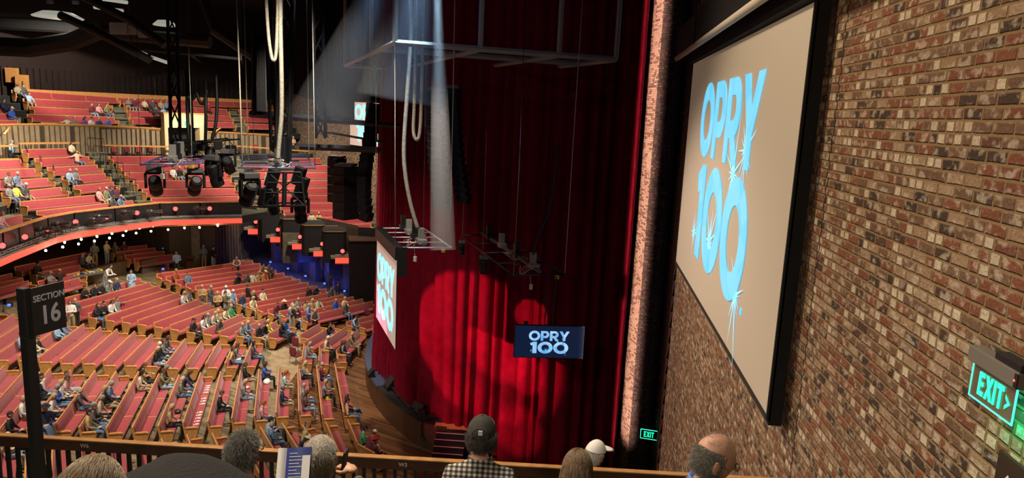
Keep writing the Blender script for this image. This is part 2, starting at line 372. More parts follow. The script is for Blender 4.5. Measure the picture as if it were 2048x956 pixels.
# ================================================================== SETTING
def pol(r, deg, z): a = math.radians(deg); return Vector((S.x + r * math.cos(a), S.y + r * math.sin(a), z))
def ring(name, r0, r1, a0, a1, zf, m, dr=2.0, da=3.0):
    b = MB(); nr = max(1, int((r1 - r0) / dr)); na = max(1, int((a1 - a0) / da))
    vs = [pol(r0 + (r1 - r0) * i / nr, a0 + (a1 - a0) * k / na, 0) for i in range(nr + 1) for k in range(na + 1)]
    vs = [(v.x, v.y, zf(v.x, v.y)) for v in vs]; W = na + 1
    b.add(vs, [(i * W + k, i * W + k + 1, (i + 1) * W + k + 1, (i + 1) * W + k) for i in range(nr) for k in range(na)])
    return struct(b.build(name, m))
ring('floor', 20.6, 35.6, 128, 283, zM, M['planks'])
ring('floor', 9, 20.6, 100, 283, zM, M['stagewood'])
# aisle carpet
lp = [(566, 648), (548, 690), (540, 715), (538, 745), (541, 800), (541, 860)]; rp = [(598, 660), (606, 690), (602, 715), (597, 740), (556, 800), (558, 862)]
b = MB(); vs = []
for a_, c_ in zip(lp, rp): vs += [hit(*a_, zM, .012), hit(*c_, zM, .012)]
b.add(vs, [(2 * i, 2 * i + 1, 2 * i + 3, 2 * i + 2) for i in range(len(lp) - 1)])
tag(b.build('aisle_carpet', M['carpet']), 'tan carpet runner on the aisle floor between the pew blocks', 'carpet')

# stage deck
R_ST = 16.2
path = [pol(R_ST, a, 0) for a in range(100, 232, 4)] + [Vector((-5.5, 26.9, 0)), Vector((-4.2, 27.15, 0)), Vector((2.2, 27.3, 0))]
b = MB(); n = len(path)
vs = [(p.x, p.y, -13) for p in path] + [(p.x, p.y, -14.2) for p in path] + [(S.x, S.y, -13)]
b.add(vs, [(i, i + 1, n + i + 1, n + i) for i in range(n - 1)], 0)
b.add([(p.x, p.y, -13) for p in path] + [(S.x, S.y, -13)], [(i, i + 1, n) for i in range(n - 1)], 1)
st = b.build('stage_platform', [M['oakd'], M['blackm']]); tag(st, 'curved dark wood stage platform in front of the red curtain', 'stage', kind='structure')
b = MB()
ed = [pol(R_ST + .03, a, -12.985) for a in range(150, 214, 3)]; ei = [pol(R_ST - .75, a, -12.985) for a in range(150, 214, 3)]
k = len(ed); b.add(ed + ei, [(i, i + 1, k + i + 1, k + i) for i in range(k - 1)])
b.add([(p.x, p.y, p.z + .01) for p in ed] + [(p.x, p.y, p.z - .12) for p in ed], [(i, i + 1, k + i + 1, k + i) for i in range(k - 1)])
tag(b.build('stage_apron', M['navy']), 'glossy black apron strip along the stage edge, blue sheen painted in', 'apron', kind='structure')

# right-hand brick wall
XW = 2.3
def box_struct(name, lo, hi, m, uf=None):
    o = MB().box(lo, hi).build(name, m); struct(o)
    if uf: uvwall(o, uf)
    return o
o = MB().box((XW, -4, -14.2), (XW + .5, 16.9, 8.4)).build('wall_right', M['brick']); struct(o); uvwall(o, lambda c: (c.y + (c.x - XW), c.z + 20))
# expansion joint: thin dark cut following the bricks
b = MB(); z = -8.0; y = 7.03; rr = random.Random(3)
while z < 4:
    b.box((XW - .004, y - .006, z), (XW + .001, y + .006, z + .085)); z += .08; y = 7.03 + (.012 if int(z / .08) % 2 else -.02) + rr.uniform(-.008, .008)
tag(b.build('expansion_joint', M['blackm']), 'black zigzag expansion joint running up the brick wall', 'joint', kind='structure')
# pillar at the stage corner, lit and shaded sides put into two brick colours
pc = Vector((2.35, 26.6, 0)); pl = pc + Vector((-.3, .95, 0)) * 1.5; pr = Vector((3.45, 26.1, 0))
o = MB().quad((pc.x, pc.y, -14.2), (pl.x, pl.y, -14.2), (pl.x, pl.y, 8.4), (pc.x, pc.y, 8.4)).build('pillar', M['brick_lit']); struct(o); uvwall(o, lambda c: (c.y, c.z + 20))
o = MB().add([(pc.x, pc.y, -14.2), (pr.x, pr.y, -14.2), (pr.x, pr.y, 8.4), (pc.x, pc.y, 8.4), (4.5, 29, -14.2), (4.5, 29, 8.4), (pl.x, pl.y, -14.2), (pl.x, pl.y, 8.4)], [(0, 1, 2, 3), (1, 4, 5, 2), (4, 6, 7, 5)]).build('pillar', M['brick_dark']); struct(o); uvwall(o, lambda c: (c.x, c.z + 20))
# louvred recess between wall end and pillar
lv0 = Vector((XW + .02, 16.9, 0)); lv1 = Vector((3.35, 26.1, 0)); LD = (lv1 - lv0).normalized(); LN = Vector((-LD.y, LD.x, 0))
b = MB(); b.quad((lv0.x, lv0.y, -14.2), (lv1.x, lv1.y, -14.2), (lv1.x, lv1.y, 8.4), (lv0.x, lv0.y, 8.4))
z = -9
while z < 8:
    p0 = lv0 + LN * .02; p1 = lv1 + LN * .02; q0 = lv0 + LN * .07; q1 = lv1 + LN * .07
    b.add([(p0.x, p0.y, z + .35), (p1.x, p1.y, z + .35), (q1.x, q1.y, z), (q0.x, q0.y, z), (p0.x, p0.y, z - .02), (p1.x, p1.y, z - .02)], [(0, 1, 2, 3), (3, 2, 5, 4)])
    z += .4
struct(b.build('trim_1', M['louver']))
b = MB(); b.tube([lv1 + LN * .2 + Vector((-.1, -.3, -14)), lv1 + LN * .2 + Vector((-.1, -.3, 8))], .12, 4); struct(b.build('trim_2', M['blackm']))

# ceiling
struct(MB().quad((-70, -6, 8.4), (12, -6, 8.4), (12, 90, 8.4), (-70, 90, 8.4)).build('ceiling', M['ceil']))
# far brick wall (mirror of ours)
FW = Vector((-12, 50, 0)); FD = Vector((-.707, .707, 0)); FN = Vector((-.707, -.707, 0))
p0 = FW - FD * 4; p1 = FW + FD * 34
o = MB().quad((p0.x, p0.y, -14.2), (p1.x, p1.y, -14.2), (p1.x, p1.y, 8.4), (p0.x, p0.y, 8.4)).build('wall_far', M['brick_far']); struct(o); uvwall(o, lambda c: (c.y * 1.414, c.z + 20))
def onplane(x, y, P, N): d = ray(x, y); return d * (P.dot(N) / d.dot(N))

# balcony front line from the photograph, unprojected on its real height
ZCAP = -6.6
capx = [(-150, 515), (0, 463), (91, 434), (145, 424), (227, 414.6), (318, 405), (400, 403.5), (482, 402.5)]
CAP = [atz(x, y, ZCAP) for x, y in capx]
def offs(P, d):
    out = []
    for i, p in enumerate(P):
        t = (P[min(i + 1, len(P) - 1)] - P[max(i - 1, 0)]); t.z = 0; t.normalize(); nrm = Vector((t.y, -t.x, 0))
        if nrm.dot(S - p) < 0: nrm = -nrm
        out.append(p + nrm * d)
    return out
def strip(b, A, za, Bp, zb, m=0):
    k = len(A); b.add([(p.x, p.y, za) for p in A] + [(p.x, p.y, zb) for p in Bp], [(i, i + 1, k + i + 1, k + i) for i in range(k - 1)], m)
b = MB(); strip(b, offs(CAP, .12), ZCAP + .03, offs(CAP, -.12), ZCAP + .03); strip(b, offs(CAP, .12), ZCAP + .03, offs(CAP, .12), ZCAP - .05); strip(b, offs(CAP, -.12), ZCAP + .03, offs(CAP, -.12), ZCAP - .05)
struct(b.build('trim_3', M['oak']))
b = MB(); strip(b, offs(CAP, .1), ZCAP - .05, offs(CAP, .1), -7.62); strip(b, offs(CAP, -.1), ZCAP - .05, offs(CAP, -.1), -7.62)
LG = [CAP[0].lerp(CAP[1], t) for t in (0, .5)]
for i in range(1, len(CAP)):
    nseg = max(1, int((CAP[i] - CAP[i - 1]).length / 1.2))
    for q in range(nseg + 1):
        p = offs(CAP, .11)[i - 1].lerp(offs(CAP, .11)[i], q / nseg); b.cbox((p.x, p.y, -7.12), (.04, .04, .95))
struct(b.build('balcony_front_panel', M['black']))
b = MB(); strip(b, offs(CAP, .1), -7.62, offs(CAP, .5), -7.62); strip(b, offs(CAP, .5), -7.62, offs(CAP, .5), -7.68)
struct(b.build('balcony_ledge', M['concrete']))
b = MB(); strip(b, offs(CAP, .52), -7.68, offs(CAP, .52), -7.99); strip(b, offs(CAP, .52), -7.68, offs(CAP, .4), -7.68); strip(b, offs(CAP, .52), -7.99, offs(CAP, .4), -7.99)
tag(b.build('led_strip', M['led']), 'long glowing red light strip along the curved balcony front', 'light strip')
b = MB(); strip(b, offs(CAP, .46), -8.0, offs(CAP, -1.3), -8.35, 0)
for d_ in (.35, .1, -.15, -.4, -.65): strip(b, offs(CAP, d_), -8.04 - (.46 - d_) * .2, offs(CAP, d_ - .06), -8.06 - (.46 - d_) * .2, 1)
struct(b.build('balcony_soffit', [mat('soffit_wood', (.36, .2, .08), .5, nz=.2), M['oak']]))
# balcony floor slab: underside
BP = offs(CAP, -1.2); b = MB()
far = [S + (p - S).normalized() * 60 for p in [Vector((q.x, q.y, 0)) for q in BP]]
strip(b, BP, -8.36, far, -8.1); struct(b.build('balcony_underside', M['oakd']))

# seating tiers
CAPpol = sorted((math.degrees(math.atan2(p.y - S.y, p.x - S.x)) % 360, rS(p.x, p.y)) for p in CAP)
def rcap(a):
    if a <= CAPpol[0][0]: return CAPpol[0][1]
    for (a0, r0_), (a1, r1_) in zip(CAPpol, CAPpol[1:]):
        if a0 <= a <= a1: return r0_ + (r1_ - r0_) * (a - a0) / (a1 - a0)
    return CAPpol[-1][1]
def tiers(name, zf, r0, n, a0, a1, mt, dr=1.0, clip=False):
    b = MB(); na = int((a1 - a0) / 2)
    for k in range(n):
        ra, rb = r0 + k * dr, r0 + (k + 1) * dr; z = zf(S.x - (ra + .35), S.y); zn = z - .5 * dr
        an = [a0 + (a1 - a0) * i / na for i in range(na + 1)]
        rm = [(rcap(a) + .12 if clip else 0) for a in an]
        A = [pol(max(ra - .35, m_) if k or not clip else m_, a, 0) for a, m_ in zip(an, rm)]; B_ = [pol(max(rb - .35, m_), a, 0) for a, m_ in zip(an, rm)]
        strip(b, A, z, B_, z, 0); strip(b, A, zn, A, z, 1)
    return struct(b.build(name, mt))
tiers('balcony_tier', zB, 33.0, 7, 164, 209, [M['tread'], M['blackm']], clip=True)
tiers('balcony_tier', zB, 33.0, 7, 140, 164, [M['tread'], M['blackm']])
tiers('upper_tier', zC, 42.0, 6, 134, 200, [M['tread'], M['blackm']])
ring('balcony_walkway', 39.6, 42.4, 134, 216, lambda x, y: -4.85, M['tread'])

# rear and side walls under the balcony
def wall(name, pts, z0, z1, m, label=None):
    b = MB(); k = len(pts)
    b.add([(p[0], p[1], z0) for p in pts] + [(p[0], p[1], z1) for p in pts], [(i, i + 1, k + i + 1, k + i) for i in range(k - 1)])
    return struct(b.build(name, m))
def ribs(b, p, q, z0, z1, step=.28, w=.09, dep=.07, m=0, nrm=None):
    p = Vector((p[0], p[1], 0)); q = Vector((q[0], q[1], 0)); d = (q - p); L = d.length; d.normalize(); nr = Vector((d.y, -d.x, 0))
    if nrm is not None and nr.dot(nrm) < 0: nr = -nr
    elif nrm is None and nr.dot(-p) < 0: nr = -nr
    for i in range(int(L / step)):
        T = frameM(p + d * (i * step + step / 2) + nr * dep / 2, x=d); b.box((-w / 2, -dep / 2, z0), (w / 2, dep / 2, z1), m, T)
RW = [(-58, 52), (-44, 50), (-28.8, 45.4), (-26.4, 47.2), (-24.9, 52.4)]
wall('wall_back', RW, -12.6, -8.2, M['ribwood'])
b = MB(); ribs(b, RW[3], RW[4], -12.3, -8.3); ribs(b, RW[1], RW[2], -12.3, -8.3, .5, .04, .03); struct(b.build('trim_4', M['ribwood']))
b = MB(); b.box((-.28, -.2, -12.6), (.28, .2, -8.3), 0, frameM(Vector((-27.4, 46.3, 0)), x=Vector((2.4, 1.8, 0)))); struct(b.build('pilaster', M['concrete']))
# blue lit side wall, columns and low wall
W0 = Vector((-24.9, 52.4, 0)); W1 = Vector((-15.6, 46.7, 0)); WD = (W1 - W0).normalized(); WN = Vector((WD.y, -WD.x, 0)); WN = WN if WN.dot(-W0) > 0 else -WN
wall('wall_side', [W0[:], W1[:]], -13.6, -8.2, M['ribwood'])
b = MB(); ribs(b, W0, W1, -13.2, -8.4, .3, .1, .07); struct(b.build('trim_5', M['ribwood']))
b = MB()
for (x, y) in [(533, 522), (566, 545), (603, 563), (642, 582)]:
    h = hit(x, y, zM); t = (h - W0).dot(WD); p = W0 + WD * t + WN * .3
    q = MB().box((-.33, -.3, h.z - .3), (.33, .3, -8.5 - t * .13), 0, frameM(Vector((p.x, p.y, 0)), x=WD)); struct(q.build('column', M['bluewood']))
    bp_ = p + WN * 1.5 + Vector((0, 0, h.z + .3)); spot('blue_uplight', tuple(bp_), tuple(p + WN * .3 + Vector((0, 0, h.z + 3.4))), 420, 44, (.02, .05, 1), .04, .5)
    point('blue_floor_glow', tuple(p + WN * .9 + WD * 1.2 + Vector((0, 0, h.z + .7))), 16, (.03, .07, 1), .05)
for i in range(3):
    a_ = W0 + WD * (1.6 + 2.9 * i); c_ = a_ + WD * 2.4; za = zM(a_.x, a_.y)
    q = MB().box((0, 0, -.2), (2.5, .12, 1.0), 0, frameM(Vector((a_.x, a_.y, za)) + WN * .12, x=WD)); struct(q.build('low_wall', M['bluewood']))
# black masking beyond the boxes, down to the stage
wall('masking_wall', [(-15.6, 46.7), (-13.2, 46.6), (-8, 50)], -14, -8.3, M['black'])

# half wall in front of the raised rows
b = MB()
hw = [hit(-60, 640, zM, 0), hit(0, 625, zM), hit(135, 578, zM), hit(253, 547, zM), None, hit(286, 549, zM), hit(352, 531, zM)]
def hwall(p, q, h=1.0):
    d = q - p; d.z = 0; L = d.length; T = frameM(Vector((p.x, p.y, min(p.z, q.z) - .1)), x=d)
    o = MB().box((0, 0, 0), (L, .14, h)).box((-.02, -.03, h), (L + .02, .2, h + .04), 1).build('half_wall', [M['halfwall'], M['oakd']]); o.matrix_world = T
    return tag(o, None, None, None, 'structure')
for i in (0, 1, 2, 5):
    hwall(hw[i], hw[i + 1])
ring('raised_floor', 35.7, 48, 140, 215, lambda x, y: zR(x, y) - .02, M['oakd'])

# slatted wall at the back of the mezzanine, in front of the upper tier
def cyl(x, y, r):
    d = ray(x, y); a = d.x ** 2 + d.y ** 2; b_ = -2 * (d.x * S.x + d.y * S.y); c = S.x ** 2 + S.y ** 2 - r * r
    return d * ((-b_ + math.sqrt(b_ * b_ - 4 * a * c)) / (2 * a))
for P in ([cyl(x, y, 41.1) for x, y in [(-60, 252), (22, 250), (85, 249), (146, 250), (200, 252), (300, 257), (332, 260)]], [cyl(x, y, 41.1) for x, y in [(404, 264), (440, 265), (480, 267), (530, 270), (585, 273)]]):
    b = MB(); k = len(P)
    b.add([tuple(p) for p in P] + [(p.x, p.y, -5.0) for p in P], [(i, i + 1, k + i + 1, k + i) for i in range(k - 1)], 1)
    for i in range(k - 1):
        p, q = P[i], P[i + 1]; ribs(b, p, q, -5.0, min(p.z, q.z) - .05, .42, .30, .08, 0)
    struct(b.build('slatted_wall', [M['slat'], M['slatgap']]))
    b = MB()
    for i in range(k - 1): b.tube([P[i], P[i + 1]], .09, 4)
    struct(b.build('trim_6', M['oak']))
# cap wall behind the top row, rail and dark back wall
TR = [atz(x, y, .1) for x, y in [(62, 176), (150, 186), (240, 192.5), (330, 200), (460, 206.5)]]
TRb = []
for (x, y) in [(62, 177), (110, 181), (150, 184), (240, 189), (330, 193), (460, 200), (560, 204)]:
    h = hit(x, y + 12, zC, .9); TRb.append(h + (h - Vector((S.x, S.y, h.z))).normalized() * .5)
b = MB(); strip(b, TRb, .1, TRb, -1.4); T2 = [p + (p - Vector((S.x, S.y, p.z))).normalized() * .25 for p in TRb]; strip(b, TRb, .1, T2, .1)
struct(b.build('cap_wall', M['oak']))
b = MB()
for i in range(len(T2) - 1): b.tube([T2[i] + Vector((0, 0, .62 - T2[i].z)), T2[i + 1] + Vector((0, 0, .62 - T2[i + 1].z))], .03, 4)
for p in T2: b.tube([(p.x, p.y, .1), (p.x, p.y, .62)], .02, 4)
tag(b.build('handrail', M['blackm']), 'thin dark handrail above the topmost wooden wall cap', 'handrail')
wall('wall_upper_back', [pol(48.5, a, 0)[:] for a in range(134, 206, 6)], -3, 8.4, M['backdark'])
b = MB()
for a in range(1340, 2000, 6): p = pol(48.3, a / 10, 0); b.box((-.04, -.04, -1), (.04, .04, 1.7), 0, frameM(p, x=p - S))
struct(b.build('trim_7', M['backdark']))
wall('wall_lower_back', [pol(48.5, a, 0)[:] for a in range(134, 206, 6)], -9, -3, M['black'])
# ================================================================== PEWS
PEWS = []          # (A, B, forward, block, row, root matrix inverse, length)
def build_pew(A, B, block, row, label, toward=S, divs=(), group=None, hgt=.9, ends=(1, 1)):
    """A, B: the two ends of the back rail in space"""
    A = Vector(A) - Vector((0, 0, hgt)); B = Vector(B) - Vector((0, 0, hgt))
    x = (B - A); L = x.length
    T = frameM(A, x=x)
    fwd = Vector((T[0][1], T[1][1], 0)); t2 = Vector((toward.x, toward.y, 0)) - (A + B) / 2; t2.z = 0
    if fwd.dot(t2) < 0: A, B = B, A; T = frameM(A, x=B - A)
    T0 = T; root = thing('pew', label, 'pew', T @ Matrix.Scale(.80, 4, (0, 1, 0)), group or ('pews of the ' + block))
    # cushions
    c = MB(); c.bevbox((.05, 0, 0), (L - .05, .075, .40), .02, 0, Matrix.Translation((0, -.015, .47)) @ Matrix.Rotation(.24, 4, 'X'))
    c.build('backrest_cushion', M['red'], root, True)
    c = MB().bevbox((.05, .03, .41), (L - .05, .50, .485), .025); c.build('seat_cushion', M['red'], root, True)
    f = MB().prism([(-.03, .36), (.0, .36), (-.10, .90), (-.125, .90)], .04, L - .04)
    f.prism([(-.145, .875), (-.075, .875), (-.08, .915), (-.14, .915)], .0, L)
    f.prism([(.02, .375), (.49, .395), (.49, .415), (.02, .41)], .03, L - .03); f.build('frame', M['oak'], root)
    PY = .80
    end = [(-.15, .92), (-.075, .92), (-.02, .66), (.44, .655), (.50, .64), (.53, .58), (.50, .40), (.40, .16), (.34, .10), (.06, .10), (.0, .16), (-.06, .40), (-.14, .80)]
    for i, (x0, x1) in enumerate(((-.035, .035), (L - .035, L + .035))):
        e = MB().prism(end, x0, x1); e.prism([(-.03, .655), (.46, .645), (.53, .625), (.53, .655), (.45, .685), (-.02, .69)], x0 - .02, x1 + .02)
        e.build('end_panel', M['oak'], root)
    for dx in divs:
        d = MB().tube([(dx * L, .10, .49), (dx * L, .40, .495), (dx * L, .50, .47)], .022, 5).tube([(dx * L, -.03, .88), (dx * L, .06, .52), (dx * L, .10, .49)], .022, 5)
        d.build('divider', M['oak'], root)
    nl = max(2, int(L / 1.9) + 1)
    for i in range(nl):
        px = .25 + (L - .5) * i / (nl - 1); g = MB().box((px - .03, .02, .0), (px + .03, .38, .03)).box((px - .02, .08, .02), (px + .02, .32, .39)); g.build('pedestal', M['black'], root)
    PEWS.append((T.inverted(), T, L, block, row)); return root
def lastword(i, n, first='stage'):
    return ORD[n - 1 - i] if n - 1 - i < len(ORD) else 'rearmost'
M1 = [((12,732),(-100,859)),((57,737),(-50,859)),((104,738),(5,858)),((145,741),(60,857)),((194,742),(113,852)),((236,743.5),(164,854)),((281,744),(218,856)),((322,748),(270,855)),((362,750),(321.5,852.5)),((405,746),(371,845)),((445,744),(420,843)),((485,741),(468,836.5)),((522,739),(513,832)),((562,736),(556,825)),((599,731),(602,822)),((636.5,731),(648,829)),((673,727.5),(691,823.6))]
M2 = [((-5,622),(-190,713)),((31,628),(-142,714)),((68,633),(-97,714)),((103,640),(-52,714)),((137,645),(-6,714)),((137+16,646.5),(39,714)),((170.4,648),(81,715)),((204,654),(125,718)),((237,658.4),(168.5,718.6)),((272.5,663),(210.5,722)),((306.4,668.7),(252.7,723)),((340,674.4),(294,724)),((374,678),(335.6,728)),((407,681.5),(376,728)),((442,681.7),(415,727)),((475,682.6),(453.7,726)),((510,680),(491,725))]
M2[5] = ((137,645),(40,712)); M2[4] = ((103,640),(-6,711)); M2[3] = ((68,634),(-52,711)); M2[2] = ((31,628),(-100,711)); M2[1] = ((-5,622),(-150,711)); M2 = M2[1:]
M3 = [((282,557.3),(75,611)),((301.4,564.8),(110,617)),((320.3,571.4),(145,622)),((340,578),(178,627.3)),((360,584.6),(213,633)),((380,591),(245,636.7)),((401,598.5),(277,641.4)),((422,606),(310,646)),((443,613.8),(342,651)),((465,621),(375,656.5)),((486.6,628),(408,661)),((509,634),(441.4,664)),((532,637.4),(473.4,664.7)),((555.3,643),(507.3,666.6)),((578.9,647.8),(539.3,668.5))]
f4 = [(505,521),(520,527),(536,534),(552,541),(568,546),(584,553),(600,559),(616,565),(632,572),(652,578),(670,584),(688,590),(707,594),(726,598.5),(746,603)]
n4 = [(314,548),(332.5,553.6),(352,561),(372,568),(391,573),(412,580),(432,586),(452,594),(473,601),(493,608),(515,614),(537,620),(559,623.5),(582,629),(605.5,634.5)]
M4 = list(zip(f4, n4))
BLK = {'M1': 'nearest long floor block', 'M2': 'slanting middle floor block', 'M3': 'left rear floor block', 'M4': 'far block by the blue columns',
       'M5': 'small floor block by the stage', 'M6': 'corner block by the hanging screen', 'M7': 'nearest block beside the stage', 'M8': 'block just below the railing', 'M9': 'dim rows under the balcony'}
def do_block(key, L, zf, divs=(), h=.9):
    n = len(L)
    for i, (a_, c_) in enumerate(L):
        A = hit(*a_, zf, h); B = hit(*c_, zf, h)
        if A is None or B is None: continue
        build_pew(A, B, BLK[key], ORD[n - 1 - i], 'red oak pew, %s row from the stage in the %s' % (ORD[n - 1 - i], BLK[key]), divs=divs)
do_block('M1', M1, zM, (.34, .67)); do_block('M2', M2, zM); do_block('M3', M3, zM); do_block('M4', M4, zM)
M5 = [((641,648),(603.5,669.4)),((670,650.6),(611,685)),((694,655),(642,691)),((719,660),(676,700.5)),((611.5,688),(607,719)),((642.5,694),(641,721)),((676.5,703),(678,717))]
for i, (a_, c_) in enumerate(M5):
    build_pew(hit(*a_, zM, .9), hit(*c_, zM, .9), BLK['M5'], ORD[i], ['red pew facing the stage, %s row from the tan aisle in the small block' % ORD[i], 'short red pew bent off the %s row of the small stage block' % ORD[max(0, i - 3)]][i > 3])
M6 = [((757,629),(694,644)), ((775,634),(720,648)), ((790,641),(746.7,651.5))]
for i, (a_, c_) in enumerate(M6):
    build_pew(hit(*a_, zM, .9), hit(*c_, zM, .9), BLK['M6'], ORD[i], 'short red pew beside the hanging screen, %s from the rear' % ORD[i])
M7 = [((610,850),(650,908)), ((656,844),(692,925)), ((700,839.5),(719,884)), ((719,886),(752,904))]
for i, (a_, c_) in enumerate(M7):
    build_pew(hit(*a_, zM, .9), hit(*c_, zM, .9), BLK['M7'], ORD[i], 'red pew on brown planks near the stage stairs, %s from the left' % ORD[i])
nn = len(M1)
for i in range(0, 14):
    A = hit(*M1[i][0], zM, .9); B = hit(*M1[i][1], zM, .9); d = (B - A).normalized(); d = Matrix.Rotation(math.radians(14), 3, 'Z') @ d
    p = B + d * 1.15; q = p + d * 4.6
    p.z = zM(p.x, p.y) + .9; q.z = zM(q.x, q.y) + .9
    build_pew(p, q, BLK['M8'], ORD[13 - i], 'red pew seen through the balusters below the railing, %s from the right' % ORD[13 - i], divs=(.5,))
# dim rows under the balcony, on the raised floor
M9a = [((330,510),(268.5,517.8),0)]
R9 = [((344.8,509.3),(268.5,517.8)), ((327.8,502.7),(250.6,511)), ((310,496),(233.7,504.6)), ((293,490.5),(218.6,498)),
      ((160,556),(77,577)), ((160,544),(77,563)), ((160,531),(77,546)), ((179,517),(60,541)), ((179,504),(31,534)),
      ((57,562),(-60,590)), ((46,556),(-60,580)), ((24,547),(-60,566))]
for i, (a_, c_) in enumerate(R9):
    A = hit(*a_, zR, .9); B = hit(*c_, zR, .9)
    if A and B:
        sec = 'right' if i < 4 else ('middle' if i < 9 else 'left'); k = i if i < 4 else (i - 4 if i < 9 else i - 9)
        build_pew(A, B, BLK['M9'], ORD[k], 'shadowed red pew under the balcony, %s row of its %s part' % (ORD[k], sec))
# balcony rows
BB = {'B1': [((148,297),(45,299)),((178,313),(70.6,317)),((195,330),(96,335)),((211,347),(125,353)),((227.8,364),(148.7,371.7)),((235,386),(40.5,403.7)),((266,401),(74,422.5))],
      'B0': [((42,319),(-70,322)),((69.7,337),(-70,341)),((96,356),(-70,366)),((123,374.5),(5,386)),((45,429),(-110,470))],
      'B2': [((443,312),(218,312.7)),((448.8,328),(234.5,329)),((454.5,345.4),(250,345.4)),((462.4,360),(267,362.4)),((470,376.7),(284.4,378.8)),((476.7,392.4),(302,396.3))],
      'C1': [((233,195),(24,180)),((217,205),(47,197)),((219,220),(60,213)),((229,234.5),(55,228)),((222,247.5),(84,245))],
      'C2': [((560,207),(236,195.5)),((453.5,218.4),(248,206)),((461,231.6),(254,221)),((328,237.5),(258.6,235.3)),((466.7,244.7),(408,243.5))],
      'C0': [((14,212),(-80,210)),((29,228),(-80,226)),((36,241),(-80,240))],
      'C3': [((560,221),(478,219.5)),((560,235),(485,233)),((560,249),(492,247))]}
BN = {'C0': 'leftmost upper balcony block', 'B1': 'second lower balcony block', 'B0': 'leftmost lower balcony block', 'B2': 'middle lower balcony block', 'C1': 'upper balcony block on the left', 'C2': 'upper balcony block by the doorway', 'C3': 'upper balcony block behind the cables', 'B3': 'stepped balcony block by the far brick wall'}
for key, L in BB.items():
    zf = zC if key[0] == 'C' else zB; n = len(L)
    for i, (a_, c_) in enumerate(L):
        A = hit(*a_, zf, .9); B = hit(*c_, zf, .9)
        if A is None or B is None: continue
        build_pew(A, B, BN[key], ORD[i], 'red pew, %s row down in the %s' % (ORD[i], BN[key]), divs=(.33, .66) if (A - B).length > 7 and key[0] == 'C' else ())
B3 = [((650.6,316.6),(480,315)),((655.8,331),(487,329.5)),((662,345.4),(505,345)),((664,361),(515,361)),((665,376),(512,377)),((667,391),(522,392)),((676,406),(560,406.5)),((738,420),(568,422)),((741,433.6),(572,437)),((742,448),(649,451)),((742,464),(660,468)),((735,483),(699,486.5))]
b3 = MB(); z0 = None
for i, (a_, c_) in enumerate(B3):
    h = hit(*B3[0][0], zB, .9); z = h.z - .42 * i; A = atz(*a_, z); B = atz(*c_, z)
    build_pew(A, B, BN['B3'], ORD[i], 'red pew, %s row down in the %s' % (ORD[i], BN['B3']))
    d = (A - B).normalized(); nr = Vector((d.y, -d.x, 0)); nr = nr if nr.dot(S - A) > 0 else -nr
    T = frameM(B - Vector((0, 0, .9)) - nr * .3, x=d); L = (A - B).length
    y1 = 1.25 if T.col[1].xyz.dot(nr) > 0 else -1.25
    b3.box((-.35, min(0, y1), -2.2), (L + .4, max(0, y1), -.005), 0, T)
struct(b3.build('balcony_step', [M['tread']]))

# aisle step nosings
def steps(col, zf, pts, w=1.15, name='aisle_steps', lab=''):
    b = MB(); P = [hit(x, y, zf, 0) for x, y in pts]
    a_, c_ = P[0], P[-1]; d = c_ - a_; n = int(Vector((d.x, d.y, 0)).length / .5); h = Vector((d.x, d.y, 0)).normalized()
    for i in range(n + 1):
        p = a_.lerp(c_, i / n); T = frameM(p + Vector((0, 0, .02)), x=Vector((-h.y, h.x, 0)))
        b.box((-w / 2, -.25, -.6), (w / 2, .25, .20), 0, T); b.box((-w / 2, -.26, .20), (w / 2, -.19, .225), 1, T); b.box((-w / 2, .19, .20), (w / 2, .26, .225), 1, T)
    return tag(b.build(name, [M['tread'], M['treadedge']]), lab, 'stairs', 'aisle stairs of the balconies')
steps(0, zB, [(70, 425), (35, 395), (-5, 372)], lab='aisle stairs at the left picture edge of the lower balcony')
steps(0, zB, [(150, 402), (55, 318)], lab='aisle stairs between the two left lower balcony blocks')
steps(0, zB, [(290, 408), (193, 312)], 1.3, lab='aisle stairs between the left and middle lower balcony blocks')
steps(0, zB, [(500, 402), (462, 318)], 1.3, lab='aisle stairs right of the middle lower balcony block')
steps(0, zC, [(246, 256), (228, 214)], 1.7, lab='upper balcony stairs left of the doorway block')
steps(0, zC, [(476, 258), (468, 222)], 1.5, lab='upper balcony stairs right of the doorway block')
# ================================================================== PEOPLE
def head_fn(bald=False):
    def fn(p):
        # p on unit sphere: y forward, z up
        x, y, z = p
        jaw = max(0, -z)
        s = 1 - .30 * jaw ** 1.5; X = x * s; Y = y * (1 - .12 * jaw) ; Z = z
        if y > 0:
            Y *= .93
            Y += .20 * math.exp(-((x / .15) ** 2) - ((z + .12) / .17) ** 2)          # nose
            Y += .06 * math.exp(-((x / .5) ** 2) - ((z - .22) / .1) ** 2)            # brow
            Y -= .07 * (math.exp(-(((x - .33) / .16) ** 2) - ((z - .05) / .11) ** 2) + math.exp(-(((x + .33) / .16) ** 2) - ((z - .05) / .11) ** 2))
            Y += .07 * math.exp(-((x / .26) ** 2) - ((z + .47) / .09) ** 2)          # lips
            Y += .08 * math.exp(-((x / .25) ** 2) - ((z + .85) / .14) ** 2)          # chin
        else: Y *= 1.06
        return Vector((X, Y, Z))
    return fn
